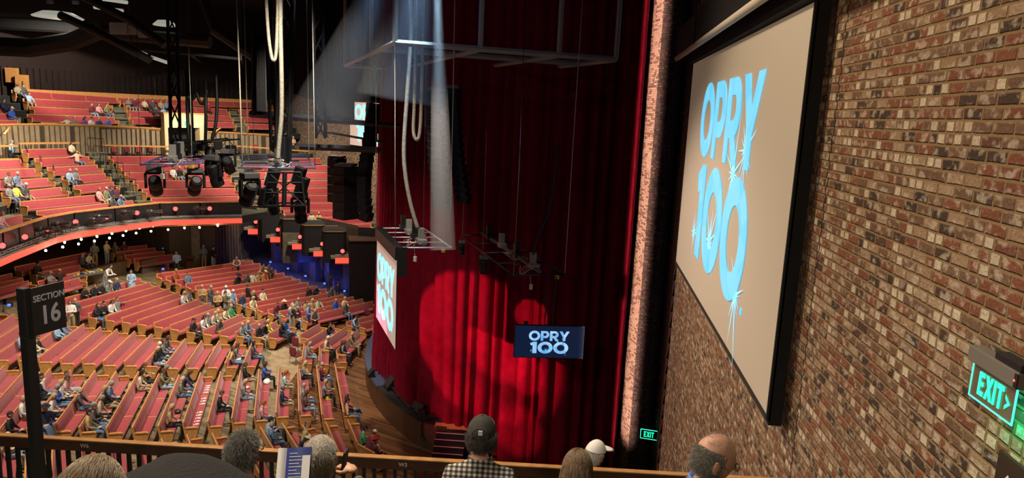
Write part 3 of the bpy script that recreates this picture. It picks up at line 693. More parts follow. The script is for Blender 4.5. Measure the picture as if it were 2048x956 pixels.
def add_head(b, T, hi=False, m=0, s=1.0, mdark=4):
    nu, nv = (40, 28) if hi else (14, 10)
    b.ell((0, 0, 0), (.076 * s, .094 * s, .118 * s), nu, nv, m, T, head_fn())
    for sx in (-1, 1):
        E = T @ Matrix.Translation((sx * .076 * s, -.008 * s, -.008 * s)) @ Matrix.Rotation(sx * .3, 4, 'Z')
        if hi:
            b.ell((0, 0, 0), (.011 * s, .02 * s, .033 * s), 12, 8, m, E)
            b.tube([E @ Vector((sx * .004, .012 * math.cos(t) - .006, .026 * math.sin(t))) * 1.0 for t in [k * .55 - 1.6 for k in range(8)]][::1], .0055, 6, m)
        else: b.ell((0, 0, 0), (.012 * s, .018 * s, .03 * s), 6, 4, m, E)
    if not hi:
        for sx in (-1, 1): b.ell((sx * .026 * s, .083 * s, .006 * s), (.011 * s, .006 * s, .006 * s), 6, 4, mdark, T)
        b.ell((0, .090 * s, -.056 * s), (.02 * s, .006 * s, .005 * s), 6, 4, mdark, T)

def skin_body(joints, edges, sub=1):
    """joints {name:(pos, radius)}; edges list; pelvis is the root. returns verts, faces"""
    names = list(joints); me = bpy.data.meshes.new('tmp'); me.from_pydata([joints[n][0] for n in names], [(names.index(a), names.index(b)) for a, b in edges], [])
    o = bpy.data.objects.new('tmp', me); COL.objects.link(o)
    sm = o.modifiers.new('s', 'SKIN'); sm.use_smooth_shade = True
    for i, n in enumerate(names):
        sv = me.skin_vertices[0].data[i]; r = joints[n][1]; sv.radius = r if isinstance(r, tuple) else (r, r); sv.use_root = (n == 'pelvis')
    o.modifiers.new('d', 'SUBSURF').levels = sub
    dg = bpy.context.evaluated_depsgraph_get(); dg.update(); ev = o.evaluated_get(dg); m2 = ev.to_mesh()
    vs = [v.co.copy() for v in m2.vertices]; fs = [tuple(p.vertices) for p in m2.polygons]; ev.to_mesh_clear()
    bpy.data.objects.remove(o); bpy.data.meshes.remove(me); return vs, fs
def segd(p, a, b):
    ab = b - a; t = max(0, min(1, (p - a).dot(ab) / max(ab.length_squared, 1e-9))); return (p - a - ab * t).length
EDG = [('pelvis', 'waist'), ('waist', 'chest'), ('chest', 'neck'), ('neck', 'headb')]
for s_ in 'LR': EDG += [('chest', 'sh' + s_), ('sh' + s_, 'el' + s_), ('el' + s_, 'wr' + s_), ('pelvis', 'hip' + s_), ('hip' + s_, 'kn' + s_), ('kn' + s_, 'an' + s_), ('an' + s_, 'toe' + s_)]
RAD = {'pelvis': (.15, .12), 'waist': (.145, .11), 'chest': (.165, .12), 'neck': .062, 'headb': .055, 'sh': .072, 'el': .05, 'wr': .033, 'hip': .098, 'kn': .068, 'an': .045, 'toe': .04}
def hand(b, wr, el, m, s=1.0, curl=.5, side=1, up=Vector((0, 0, 1))):
    d = (Vector(wr) - Vector(el)).normalized(); T = frameM(Vector(wr) + d * .02, y=d, z=up)
    b.ell((0, .05 * s, 0), (.04 * s, .05 * s, .018 * s), 8, 6, m, T)
    for k, (x, l) in enumerate(((-.027, .062), (-.009, .074), (.009, .07), (.027, .055))):
        q = [Vector((x, .085, 0)), Vector((x * 1.1, .085 + l * .5, -.01 * curl)), Vector((x * 1.1, .085 + l * .5 + l * .45 * (1 - curl * .5), -.01 * curl - l * .55 * curl))]
        b.tube([T @ (p * s) for p in q], [.0095 * s, .0085 * s, .007 * s], 5, m)
    q = [Vector((-side * .03, .03, 0)), Vector((-side * .055, .06, -.006)), Vector((-side * .055, .092, -.012))]
    b.tube([T @ (p * s) for p in q], [.012 * s, .010 * s, .008 * s], 5, m)
def make_person(pose, hi=False, sub=1, dress=False, fat=1.0, headyaw=0, headpitch=0):
    """returns MB-like mesh with slots 0 skin 1 top 2 trousers 3 shoes 4 dark ; and head matrix"""
    J = {}
    for k, p in pose.items():
        if k == 'head': continue
        base = k[:-1] if k[-1] in 'LR' else k; r = RAD[base]
        if base in ('pelvis', 'waist', 'chest'): r = tuple(v * fat for v in r)
        J[k] = (Vector(p), r)
    vs, fs = skin_body(J, EDG, sub)
    seg = {'top': [('pelvis', 'waist'), ('waist', 'chest'), ('chest', 'chest')], 'trousers': [], 'shoe': [], 'skin': [('neck', 'headb')]}
    for s_ in 'LR':
        seg['top'] += [('sh' + s_, 'el' + s_), ('el' + s_, 'wr' + s_), ('chest', 'sh' + s_)]
        seg['trousers'] += [('hip' + s_, 'kn' + s_), ('kn' + s_, 'an' + s_)]; seg['shoe'] += [('an' + s_, 'toe' + s_)]
    P = {k: Vector(p) for k, p in pose.items() if k != 'head'}
    b = MB(); slot = {'skin': 0, 'top': 1, 'trousers': 2, 'shoe': 3}
    b.v = [tuple(v) for v in vs]; b.f = fs
    for f in fs:
        c = sum((vs[i] for i in f), Vector()) / len(f); best = min(((segd(c, P[a], P[q]) - (.03 if n == 'top' and a in ('pelvis', 'waist') else 0), n) for n, L in seg.items() for a, q in L), key=lambda t: t[0])[1]
        if best == 'trousers':
            for s_ in 'LR':
                if (c - P['an' + s_]).length < .07 and c.z < P['an' + s_].z: best = 'shoe'
        if best == 'skin' and c.z < P['neck'].z + .01: best = 'top'
        b.m.append(slot[best])
    for s_, sd in (('L', -1), ('R', 1)): hand(b, P['wr' + s_], P['el' + s_], 0, 1.0, .5, sd)
    if dress:
        pr = [(.15, 1.02), (.19, .9), (.26, .6), (.33, .22), (.31, .21)] ; b.lathe(pr, 14, 2)
    hp = Vector(pose['head']); T = Matrix.Translation(hp) @ Matrix.Rotation(headyaw, 4, 'Z') @ Matrix.Rotation(headpitch, 4, 'X')
    add_head(b, T, hi)
    return b, T
def seat_pose(lean=0, arms='lap', cross=False, tw=0):
    y = lean
    P = {'pelvis': (0, -.02, .58), 'waist': (0, -.02 + y * .3, .77), 'chest': (0, -.03 + y * .8, .98), 'neck': (0, -.01 + y, 1.13), 'headb': (0, .01 + y * 1.1, 1.2), 'head': (0, .035 + y * 1.15, 1.275)}
    for s_, x in (('L', -1), ('R', 1)):
        P['sh' + s_] = (x * .165, -.02 + y * .85, 1.03); P['hip' + s_] = (x * .09, .03, .56); P['kn' + s_] = (x * .12, .46, .56); P['an' + s_] = (x * .12, .46, .1); P['toe' + s_] = (x * .135, .60, .05)
        P['el' + s_] = (x * .23, .04 + y * .6, .79); P['wr' + s_] = (x * .09, .26 + y * .3, .70)
        if arms == 'phone': P['el' + s_] = (x * .22, .10 + y, .84); P['wr' + s_] = (x * .06, .30 + y, .90)
        if arms == 'wide': P['el' + s_] = (x * .36, -.05, .93); P['wr' + s_] = (x * .52, -.06, .95)
        if arms == 'knees': P['el' + s_] = (x * .22, .18 + y * .8, .74); P['wr' + s_] = (x * .10, .42, .69)
        if arms == 'fold': P['el' + s_] = (x * .22, .06 + y, .82); P['wr' + s_] = (-x * .04, .19 + y, .86)
    if cross: P['knR'] = (.04, .47, .68); P['anR'] = (-.16, .60, .40); P['toeR'] = (-.20, .72, .36)
    return P
def stand_pose(arms='down', bend=0, stride=0):
    P = {'pelvis': (0, 0, .97), 'waist': (0, bend * .3, 1.14), 'chest': (0, bend * .8, 1.33), 'neck': (0, .01 + bend * 1.1, 1.49), 'headb': (0, .02 + bend * 1.2, 1.55), 'head': (0, .035 + bend * 1.3, 1.635)}
    for s_, x in (('L', -1), ('R', 1)):
        P['sh' + s_] = (x * .175, bend * .9, 1.40); P['hip' + s_] = (x * .09, 0, .93); P['kn' + s_] = (x * .10, .02 + x * stride, .50); P['an' + s_] = (x * .10, -.02 + x * stride, .09); P['toe' + s_] = (x * .125, .12 + x * stride, .045)
        P['el' + s_] = (x * .25, -.02 + bend * .9, 1.13); P['wr' + s_] = (x * .24, .07 + bend, .90)
        if arms == 'fold': P['el' + s_] = (x * .23, .07, 1.13); P['wr' + s_] = (-x * .03, .22, 1.17)
        if arms == 'hold': P['el' + s_] = (x * .23, .05 + bend, 1.12); P['wr' + s_] = (x * .08, .30 + bend, 1.14)
    return P
VAR = {}
def var(key, *a, **k):
    b, T = make_person(*a, **k)
    o = b.build('person', [M['black']] * 5, None, True); VAR[key] = (o.data, T); bpy.data.objects.remove(o)
var('s0', seat_pose()); var('s1', seat_pose(.05, 'phone')); var('s2', seat_pose(0, 'fold')); var('s3', seat_pose(.10, 'lap'), headpitch=-.35); var('s4', seat_pose(-.03, 'lap', True), headyaw=.4)
var('s5', seat_pose(-.03, 'wide'), headyaw=-.4); var('s6', seat_pose(.28, 'knees'), headpitch=-.5); var('s7', seat_pose(0, 'lap'), headyaw=-.6, fat=1.12); var('s8', seat_pose(.02, 'knees'), headyaw=.5)
var('t0', stand_pose()); var('t1', stand_pose('fold')); var('t2', stand_pose('hold', .05)); var('t3', stand_pose('hold', .3)); var('t4', stand_pose('down', 0, .1)); var('d0', stand_pose('hold'), dress=True)
# hair pieces in head space
def hair_mesh(kind):
    b = MB(); rnd = random.Random(hash(kind) % 99 if False else len(kind))
    def shell(keep, r=(.083, .104, .126), drop=0, nz=.06):
        def fn(p):
            k = 1 + nz * noise.noise(Vector(p) * 4)
            return Vector((p.x * k, p.y * k, p.z * k))
        t = MB(); t.ell((0, -.006, .006), r, 16, 12, 0, None, fn)
        t.f = [f for f in t.f if keep(sum((Vector(t.v[i]) for i in f), Vector()) / len(f))]
        b.add(t.v, t.f, 0)
    if kind == 'short': shell(lambda c: c.z > .045 - (0 if c.y > .02 else 3) * 0 and (c.y < .075 or c.z > .07) or (c.y < .0 and c.z > -.05))
    if kind == 'fringe': shell(lambda c: c.y < .015 and -.055 < c.z < .045, (.081, .101, .122))
    if kind in ('long', 'bob'):
        shell(lambda c: (c.z > .055) or (c.y < .02 and c.z > -.09), (.088, .108, .128))
        zl = -.27 if kind == 'long' else -.13
        for sx in (-1, 0, 1): b.ell((sx * .05, -.055, (zl + .02) / 2), (.052, .045, abs(zl) / 2 + .06), 10, 8, 0)
    if kind == 'cap':
        shell(lambda c: c.z > .045, (.086, .107, .13), nz=0); b.ell((0, .12, .052), (.07, .075, .008), 12, 4, 0)
    if kind == 'hat':
        shell(lambda c: c.z > .05, (.088, .102, .165), nz=0); b.ell((0, 0, .055), (.175, .205, .012), 18, 4, 0)
    o = b.build('hair', [M['black']], None, True); me = o.data; bpy.data.objects.remove(o); return me
HM = {k: hair_mesh(k) for k in ('short', 'fringe', 'long', 'bob', 'cap', 'hat')}
HC = {'brown': (.09, .045, .022), 'dark': (.02, .015, .012), 'grey': (.32, .30, .28), 'white': (.68, .66, .62), 'blond': (.50, .36, .17), 'red': (.38, .12, .04), 'black': (.012, .01, .01)}
TC = {'white': (.72, .70, .66), 'cream': (.66, .58, .40), 'black': (.012, .012, .014), 'grey': (.22, .22, .21), 'darkgrey': (.07, .075, .072), 'navy': (.02, .03, .08), 'blue': (.06, .12, .42), 'lightblue': (.30, .45, .62),
      'denim': (.13, .22, .33), 'olive': (.20, .19, .09), 'tan': (.42, .29, .14), 'brown': (.13, .065, .03), 'maroon': (.13, .02, .03), 'pink': (.62, .33, .33), 'purple': (.20, .08, .36), 'yellow': (.75, .62, .10), 'green': (.05, .30, .11),
      'mint': (.42, .62, .50), 'orange': (.70, .20, .06), 'rust': (.36, .08, .03), 'peach': (.68, .42, .30), 'lilac': (.25, .27, .62), 'royal': (.02, .10, .50), 'camo': (.10, .10, .05), 'red': (.45, .02, .03), 'beige': (.50, .44, .33)}
TNAME = {'darkgrey': 'dark grey', 'lightblue': 'light blue', 'royal': 'royal blue', 'camo': 'dark camouflage', 'denim': 'denim blue', 'mint': 'mint green'}
PC = {'jeans': (.10, .17, .28), 'dark': (.02, .022, .028), 'khaki': (.33, .26, .15), 'lightj': (.28, .36, .44)}
SK = [(.55, .30, .20), (.62, .36, .25), (.50, .27, .17), (.60, .38, .28)]
PEOPLE = []
def place_person(loc, yaw, vkey, top, hairk, hairc, hat=None, hatc='black', pants='jeans', n=0, scale=1.0, tilt=0):
    me, HT = VAR[vkey]; o = bpy.data.objects.new('person', me); COL.objects.link(o)
    o.matrix_world = Matrix.Translation(loc) @ Matrix.Rotation(yaw, 4, 'Z') @ Matrix.Scale(scale, 4)
    ms = [cmat(SK[n % 4], 'skin'), cmat(TC[top]), cmat(PC[pants] if isinstance(pants, str) else pants), M['black'] if n % 3 else cmat((.5, .48, .45)), cmat((.06, .02, .02))]
    for i, mm in enumerate(ms): o.material_slots[i].link = 'OBJECT'; o.material_slots[i].material = mm
    kk = []
    if hairk and hairk != 'bald': kk.append(('hair', hairk, HC[hairc]))
    if hat: kk.append(('hat' if hat == 'hat' else 'cap', hat, TC[hatc]))
    for nm, k, c in kk:
        h = bpy.data.objects.new(nm, HM[k]); COL.objects.link(h); h.parent = o; h.matrix_local = HT
        h.material_slots[0].link = 'OBJECT'; h.material_slots[0].material = cmat(c, 'hair')
    return o
def yaw_to(p, t): d = Vector(t) - Vector(p); return math.atan2(-d.x, d.y)
# crowd: x, y of the head in the photo, surface, top, hair kind, hair colour, extras
def P_(s): return [tuple(t.split()) for t in s.strip().split('\n')]
CROWD = P_('''90 745 M white short dark s5
87 762 M black long dark s0
52 795 M white fringe grey s0
14 830 M cream fringe grey s1
24 822 M black short dark s0
94 803 M maroon short grey s7
122 797 M blue short grey s2
125 782 M white bob blond s0
134 768 M pink short brown s3
141 757 M darkgrey short brown s5
107 801 M white bob blond s3
69 771 M denim bob blond s0
162 731 M darkgrey fringe white s8
222 779 M denim short grey s3
215 772 M black long blond s0
194 814 M black short grey s0
204 819 M beige short grey s3
184 823 M tan short black s0
186 836 M darkgrey short brown s1
292 742 M tan short brown s1
283 751 M cream bob dark s3
329 757 M olive short brown s1
340 748 M tan long blond s3
364 757 M olive fringe white s3
371 808 M navy long brown s6
443 820 M black short brown s3
333 735 M black cap grey s3 hatgrey
315 703 M black bob blond s3
330 686 M grey long brown s0
324 697 M black short white s0
336 690 M darkgrey bob brown s3
49 692 M lightblue short brown s0
81 674 M black short brown s4
72 684 M cream bob brown s1
120 658 M lightblue short grey s4
131 652 M denim short blond s8
198 616 M black long brown s1
208 607 M black short black s0
225 609 M white long brown s3
239 602 M grey short brown s5
389 643 M black cap black s0 hatblack
409 642 M white long dark s3
413 635 M grey short grey s0
428 634 M beige short grey s3
441 633 M darkgrey short grey s3
440 621 M tan bob blond s0
453 617 M cream bob brown s3
466 609 M green short grey s0
483 654 M grey fringe grey s0
495 649 M denim long blond s1
518 652 M black short grey s0
525 650 M black short brown s3
540 643 M yellow bob blond s0
511 683 M darkgrey long black s0
471 696 M tan long brown s5
474 688 M grey long brown s3
497 732 M black short brown s0
489 741 M grey bob blond s3
533 737 M blue bob brown s1
538 729 M lightblue cap black s1 hatblack
575 693 M royal short red s4
573 702 M black long brown s1
571 731 M mint long red s3
619 689 M grey long grey s3
650 693 M cream short white s3
648 701 M maroon fringe grey s0
685 683 M grey long brown s3
683 692 M black long brown s0
707 663 M olive fringe white s8
662 650 M black short dark s1
675 602 M royal fringe grey s0
693 600 M cream short blond s0
600 599 M grey fringe grey s0
617 599 M tan long brown s0
627 603 M tan bob blond s0
637 599 M beige short brown s8
588 605 M white fringe white s0
556 612 M maroon short brown s3
572 604 M black hat x s0 hatcream
355 550 M rust short red s8
379 548 M denim short brown s0
369 585 M white bob blond s3
377 588 M grey short brown s3
467 590 M lightblue short white s3
488 589 M navy short red s0
511 586 M black long blond s0
506 598 M cream bob blond s3
529 582 M cream short black s0
478 554 M black hat x s3 hatblack
496 550 M darkgrey short brown s3
506 548 M cream short brown s0
517 548 M tan bob blond s3
531 542 M orange cap x s3 hatwhite
541 544 M brown long dark s6
622 573 M black long brown s0
635 571 M black short dark s1
666 573 M darkgrey short dark s0
262 543 T lightblue long black d0
219 566 M grey cap x s3 hatwhite
237 564 M navy short grey s0
206 563 M black short dark s0
190 563 M black short dark s1
173 567 M black short black s2
150 600 T darkgrey short blond t2
140 604 T white long brown t1
208 532 T white short dark t3
353 505 T lightblue long brown t2
404 573 T tan long blond t1
419 574 T darkgrey short grey t2
435 586 T tan long blond t1
452 574 T white cap x t2 hatwhite
450 586 T camo short dark t1
496 571 T black short brown t0
527 528 T tan short dark t3
535 530 T brown short dark t2
473 513 T beige short brown t3
407 493 T denim short grey t1
426 496 T black short dark t1
661 551 T black short black t0
675 566 T black short dark t0
615 610 T lilac short grey t2
630 618 T grey bob blond t3
586 612 T black long blond t0
581 610 T grey short grey t2
90 815 T navy hat x d0 hatblack
694 622 M camo cap x s0 hatorange
710 622 M lightblue cap x s6 hatblack
169 519 R darkgrey fringe grey s0
186 516 R cream bob brown s0
196 513 R cream bob blond s0
213 512 R grey short grey s0
197 526 R black long black s0
207 522 R cream short brown s3
221 519 R black short brown s0
232 516 R camo short brown s0
103 543 R grey cap x s1 hatgrey
124 546 R black cap x s5 hattan
79 528 R black short dark s0
70 533 R black short dark s3
252 481 R maroon short dark s2
188 487 V grey short dark t1
212 484 V cream short dark t1
606 748 M darkgrey short grey s3
614 757 M peach hat x s3 hatcream
612 771 M grey short grey s0
610 785 M grey long blond s3
609 799 M black long blond s3
613 816 M brown long brown s3
653 772 M grey long blond s1
703 769 M tan short black s5
701 784 M black long brown s4
728 845 M green short black s3
739 868 M maroon cap x s6 hatwhite
766 891 M tan short brown s3
781 890 M maroon hat x s0 hatred
526 803 M pink short red s3
534 811 M denim short grey s0
573 782 M tan short brown s1
570 803 M navy cap x s0 hatgrey
597 676 M maroon short grey s0
18 351 B grey short brown s3
35 349 B denim short grey s3
16 373 B grey fringe grey s0
32 372 B yellow bob dark s0
52 372 B darkgrey short white s3
2 412 B pink bob red s3
144 289 B cream bob brown s3
156 288 B peach bob brown s5
139 344 B lightblue fringe white s3
152 344 B grey bob grey s3
202 379 B pink bob red s0
216 375 B olive fringe grey s0
227 374 B navy cap x s4 hatnavy
243 375 B maroon long dark s4
227 399 B darkgrey short brown s3
242 395 B denim short grey s3
349 335 B white short dark s0
362 337 B black short white s0
374 343 B olive short grey s0
624 446 Q beige bob brown s0
638 446 Q tan fringe grey s0
733 475 Q black short black s3
720 407 Q cream short brown s8
48 157 C darkgrey short brown s8
16 172 C tan bob blond s0
21 186 C royal cap x s3 hatwhite
39 187 C darkgrey short white s3
45 203 C cream short blond s3
57 203 C lightblue short brown s8
186 213 C maroon short brown s0
200 212 C pink bob brown s0
216 213 C olive short brown s0
137 237 C cream short white s5
151 236 C grey fringe grey s0
170 240 C purple long black s3
183 239 C white short dark s3
201 240 C navy short grey s0
217 242 C blue short grey s3
17 145 C purple bob brown s4
6 142 C navy short brown s4
258 200 C grey fringe brown s2
271 199 C maroon short grey s8
291 204 C cream bob red s0
307 201 C darkgrey cap x s0 hatbrown
323 201 C tan short brown s0
334 204 C denim long brown s4
313 218 C navy short brown s0
327 219 C lightblue short grey s3
417 213 C red bob brown s8''')
SURF = {'M': (zM, 'M'), 'T': (zM, 'M'), 'R': (zR, 'R'), 'V': (zR, 'R'), 'B': (zB, 'B'), 'C': (zC, 'C')}
WHERE = {'M': 'on the main floor', 'R': 'under the balcony', 'B': 'in the lower balcony', 'C': 'in the upper balcony', 'Q': 'in the far stepped balcony', 'T': 'on the main floor', 'V': 'under the balcony'}
pents = []; used = []
for i, rec in enumerate(CROWD):
    x, y, sf, top, hk, hc, vk = rec[:7]; x = float(x); y = float(y); hat = hatc = None
    if len(rec) > 7: hatc = rec[7][3:]
    if hk in ('cap', 'hat'): hat = hk; hk = 'short'; hc = 'brown' if hc == 'x' else hc
    if sf == 'Q': h = min((T.translation for _, T, L, b_, r_ in PEWS if b_ == BN['B3']), key=lambda t: 0, default=None)
    if sf in 'TV': h = hit(x, y, SURF[sf][0], 1.63)
    elif sf != 'Q': h = hit(x, y, SURF[sf][0], 1.27)
    pants = ('jeans', 'dark', 'khaki', 'lightj', 'dark', 'jeans')[i % 6]
    if sf in 'TV':
        fz = SURF[sf][0](h.x, h.y); loc = Vector((h.x, h.y, fz)); yw = yaw_to(loc, (0, 0, 0)) if i % 3 else yaw_to(loc, S); 
        if vk == 't0': yw = yaw_to(loc, S) + PI * .3
        pose = 'standing'; where = WHERE[sf]; place = ''
        pp = pants
        if vk == 'd0': pp = (.10, .16, .26) if top == 'navy' else (.28, .42, .58)
        o = place_person(loc, yw, vk, top, hk, hc, hat, hatc or 'black', pp, i)
    else:
        # nearest pew in view space
        best = None; d = ray(x, y)
        for (Ti, T, L, blk, row) in PEWS:
            if sf == 'Q' and blk != BN['B3']: continue
            if sf in 'BC' and not blk in BN.values(): continue
            if sf == 'R' and blk != BLK['M9']: continue
            # ray against the head plane above the seat line (local y=.2)
            o_ = Ti @ Vector((0, 0, 0)); dd = Ti.to_3x3() @ d
            if abs(dd.y) < 1e-6: continue
            t = (.24 - o_.y) / dd.y
            if t <= 0: continue
            q = o_ + dd * t; ez = abs(q.z - 1.27); ex = max(0, .3 - q.x, q.x - L + .3)
            sc_ = ez + ex * 1.5
            if best is None or sc_ < best[0]: best = (sc_, q, T, L, blk, row)
        sc_, q, T, L, blk, row = best
        u = min(max(q.x, .3), L - .3)
        for (T2_, uu) in used:
            if T2_ is T and abs(uu - u) < .46: u = uu + (.47 if u >= uu else -.47)
        u = min(max(u, .28), L - .28); used.append((T, u))
        loc = T @ Vector((u, .13, 0)); fw = T.col[1].xyz; yw = math.atan2(-fw.x, fw.y)
        o = place_person(loc, yw, vk, top, hk, hc, hat, hatc or 'black', pants, i, 1.0)
        pose = 'seated'; where = 'in the ' + blk; 
        pents.append((o, blk, row))
    hd = (TNAME.get(hatc, hatc) + ' ' + hat) if hat else ({'short': 'short ', 'fringe': 'balding ', 'long': 'long ', 'bob': 'chin-length '}[hk] + ('dark' if hc == 'black' else hc) + ' hair')
    PEOPLE.append([o, x, y, TNAME.get(top, top), hd, pose, where, sf])
SHORTW = {BLK['M1']: 'centre block', BLK['M2']: 'slanting rows', BLK['M3']: 'rear block', BLK['M4']: 'far floor block', BLK['M5']: 'small stage block', BLK['M6']: 'corner block', BLK['M7']: 'nearest block', BLK['M8']: 'block below the railing', BLK['M9']: 'dim rear rows',
          BN['C0']: 'leftmost upper balcony', BN['B0']: 'leftmost balcony block', BN['B1']: 'lower balcony', BN['B2']: 'middle balcony block', BN['B3']: 'stepped balcony block', BN['C1']: 'upper left balcony', BN['C2']: 'upper doorway balcony', BN['C3']: 'upper balcony'}
G = {}
for r_ in PEOPLE:
    wh = r_[6].replace('in the ', '', 1) if r_[5] == 'seated' else r_[6]
    wh = ('in the ' + SHORTW.get(wh, wh)) if r_[5] == 'seated' else wh
    lab = 'person in %s top with %s, %s %s' % (r_[3], r_[4], r_[5], wh); G.setdefault(lab, []).append(r_)
for lab, L in G.items():
    L.sort(key=lambda r: r[1])
    for k, r_ in enumerate(L):
        s_ = lab if len(L) == 1 else lab + ', %s' % (['left one', 'right one'] if len(L) == 2 else ['leftmost', 'second from left', 'third from left', 'fourth from left', 'rightmost'])[k]
        tag(r_[0], s_, 'person', 'audience ' + WHERE[r_[7]])
# usher and staff at the mezzanine rail
for (x, y, Zt, top, vk, lab) in [(19, 257, -4.85, 'lightblue', 't2', 'person in light blue shirt and black vest standing behind the left mezzanine rail'),
                             (586, 283, -4.85, 'peach', 't2', 'person in peach shirt standing at the mezzanine rail behind the cable tower'), (571, 295, -4.85, 'cream', 't1', 'person in cream top beside the rail, partly behind a hanging cable')]:
    h = cyl(x, y, 40.6); o = place_person(Vector((h.x, h.y, Zt)), yaw_to(h, S), vk, top, 'short', 'grey', None, 'black', 'dark', 3)
    tag(o, lab, 'person', 'people at the mezzanine rail')
# white leaflets on the marked pew
lf = 0
for (Ti, T, L, blk, row) in PEWS:
    if blk == BLK['M1'] and row == ORD[7]:
        base = None
        for u in (.6, .85, 1.1, 1.4, 2.1, 2.4, 2.7, 3.6, 3.9, 4.2, 4.5, 4.8):
            if u > L - .3: continue
            p = MB().box((-.055, -.1, 0), (.055, .1, .004)).box((-.04, -.07, .004), (.04, -.03, .0045), 1).build('leaflet', [M['paper'], M['grey']])
            p.matrix_world = T @ Matrix.Translation((u, .27, .488)) @ Matrix.Rotation(.2 + (lf % 3) * .1, 4, 'Z'); lf += 1
            tag(p, 'white printed leaflet in the row of leaflets laid along one empty red pew', 'leaflet', 'leaflets on the empty pew')
# ================================================================== STAGE, CURTAIN, SCREENS
def curtain_path():
    P = [pol(15.35, a, 0) for a in range(120, 230)]
    for q in ((-5.1, 27.35), (-4.2, 27.35), (-3.4, 27.2), (-2.75, 26.9), (-2.35, 26.6), (-1.9, 26.4), (-1.2, 26.35), (-.3, 26.35), (.8, 26.4), (1.84, 26.5)): P.append(Vector((q[0], q[1], 0)))
    out = [P[0]]; acc = 0                     # resample evenly
    step = .035; i = 0; cur = P[0].copy()
    for k in range(1, len(P)):
        d = P[k] - cur
        while d.length > step:
            cur = cur + d.normalized() * step; out.append(cur.copy()); d = P[k] - cur
    return out
CP = curtain_path()
b = MB(); n = len(CP); NZ = 26
cols = []; ph = 0; rr = random.Random(5); per = .42; amp = .11; t = 0
offs_ = []; ph = 0; cperiod = .4
for i in range(n):
    ph += .035 / cperiod
    if ph >= 1: ph -= 1; cperiod = rr.choice([.28, .45, .62, .8, .95, .7]); 
    offs_.append(-.5 + abs(math.sin(PI * ph)) ** .85 * (.8 + .2 * math.sin(i * .05)))
for k in range(NZ + 1):
    f = k / NZ
    for i in range(n):
        p = CP[i]; t_ = (CP[min(i + 1, n - 1)] - CP[max(i - 1, 0)]).normalized(); nr = Vector((t_.y, -t_.x, 0)); nr = nr if nr.dot(S - p) < 0 else -nr
        zb = -12.97 if (p.x < -2.9 or p.y > 27) else -13.97
        if -3.6 < p.x < -2.2 and p.y < 27.6: zb = -12.97 - 1.0 * max(0, min(1, (p.x + 3.2) / .45))
        z = zb + (8.2 - zb) * f
        a_ = (.19 + .04 * math.sin(i * .013)) * (1 - .35 * f)
        wob = .03 * math.sin(i * .11 + f * 9)
        flow = .10 * (1 - f) * math.sin(i * .05 + 1.3) if f < .3 else 0
        q = p + nr * ((offs_[i] + .5) * 2.2 * a_ + wob + flow + (.05 if f < .05 else 0)); b.v.append((q.x, q.y, z))
b.f = [(k * n + i, k * n + i + 1, (k + 1) * n + i + 1, (k + 1) * n + i) for k in range(NZ) for i in range(n - 1)]; b.m = [0] * len(b.f)
cur = b.build('stage_curtain', M['curtain'], None, True); tag(cur, 'tall pleated red velvet curtain closed around the stage', 'curtain')

# ---- lettering shapes (unit cap height 1); list of closed loops, holes included
def arc(cx, cy, rx, ry, a0, a1, n=18): return [(cx + rx * math.cos(math.radians(a0 + (a1 - a0) * i / n)), cy + ry * math.sin(math.radians(a0 + (a1 - a0) * i / n))) for i in range(n + 1)]
def glyph(c):
    t = .235
    if c == 'O': return [arc(.5, .5, .53, .52, 0, 360, 40)[:-1], arc(.5, .5, .53 - t, .52 - t, 0, 360, 36)[:-1]], 1.03
    if c == '0': return [arc(.46, .5, .48, .52, 0, 360, 40)[:-1], arc(.46, .5, .48 - t, .52 - t, 0, 360, 36)[:-1]], .94
    if c == 'P': return [[(0, 0), (t, 0), (t, .28)] + arc(.44, .64, .35, .36, -90, 90) + [(0, 1)], [(t, .48)] + arc(.42, .64, .13, .155, -90, 90) + [(t, .795)]], .80
    if c == 'R': return [[(0, 0), (t, 0), (t, .30), (.34, .30), (.54, 0), (.82, 0), (.585, .34)] + arc(.44, .65, .37, .35, -60, 90) + [(0, 1)], [(t, .50)] + arc(.43, .655, .13, .145, -90, 90) + [(t, .80)]], .84
    if c == 'Y': return [[(.33, 0), (.57, 0), (.57, .37), (.92, 1), (.65, 1), (.455, .62), (.26, 1), (-.02, 1), (.33, .37)]], .88
    if c == '1': return [[(.16, 0), (.42, 0), (.42, 1), (.2, 1), (-.02, .88), (.05, .68), (.16, .72)]], .44
    if c == 'E': return [[(0, 0), (.62, 0), (.62, .2), (.22, .2), (.22, .41), (.56, .41), (.56, .6), (.22, .6), (.22, .8), (.62, .8), (.62, 1), (0, 1)]], .7
    if c == 'X': return [[(0, 0), (.25, 0), (.41, .3), (.57, 0), (.84, 0), (.55, .51), (.82, 1), (.57, 1), (.42, .72), (.27, 1), (.01, 1), (.28, .51)]], .88
    if c == 'I': return [[(0, 0), (.22, 0), (.22, 1), (0, 1)]], .28
    if c == 'T': return [[(.24, 0), (.47, 0), (.47, .79), (.71, .79), (.71, 1), (0, 1), (0, .79), (.24, .79)]], .74
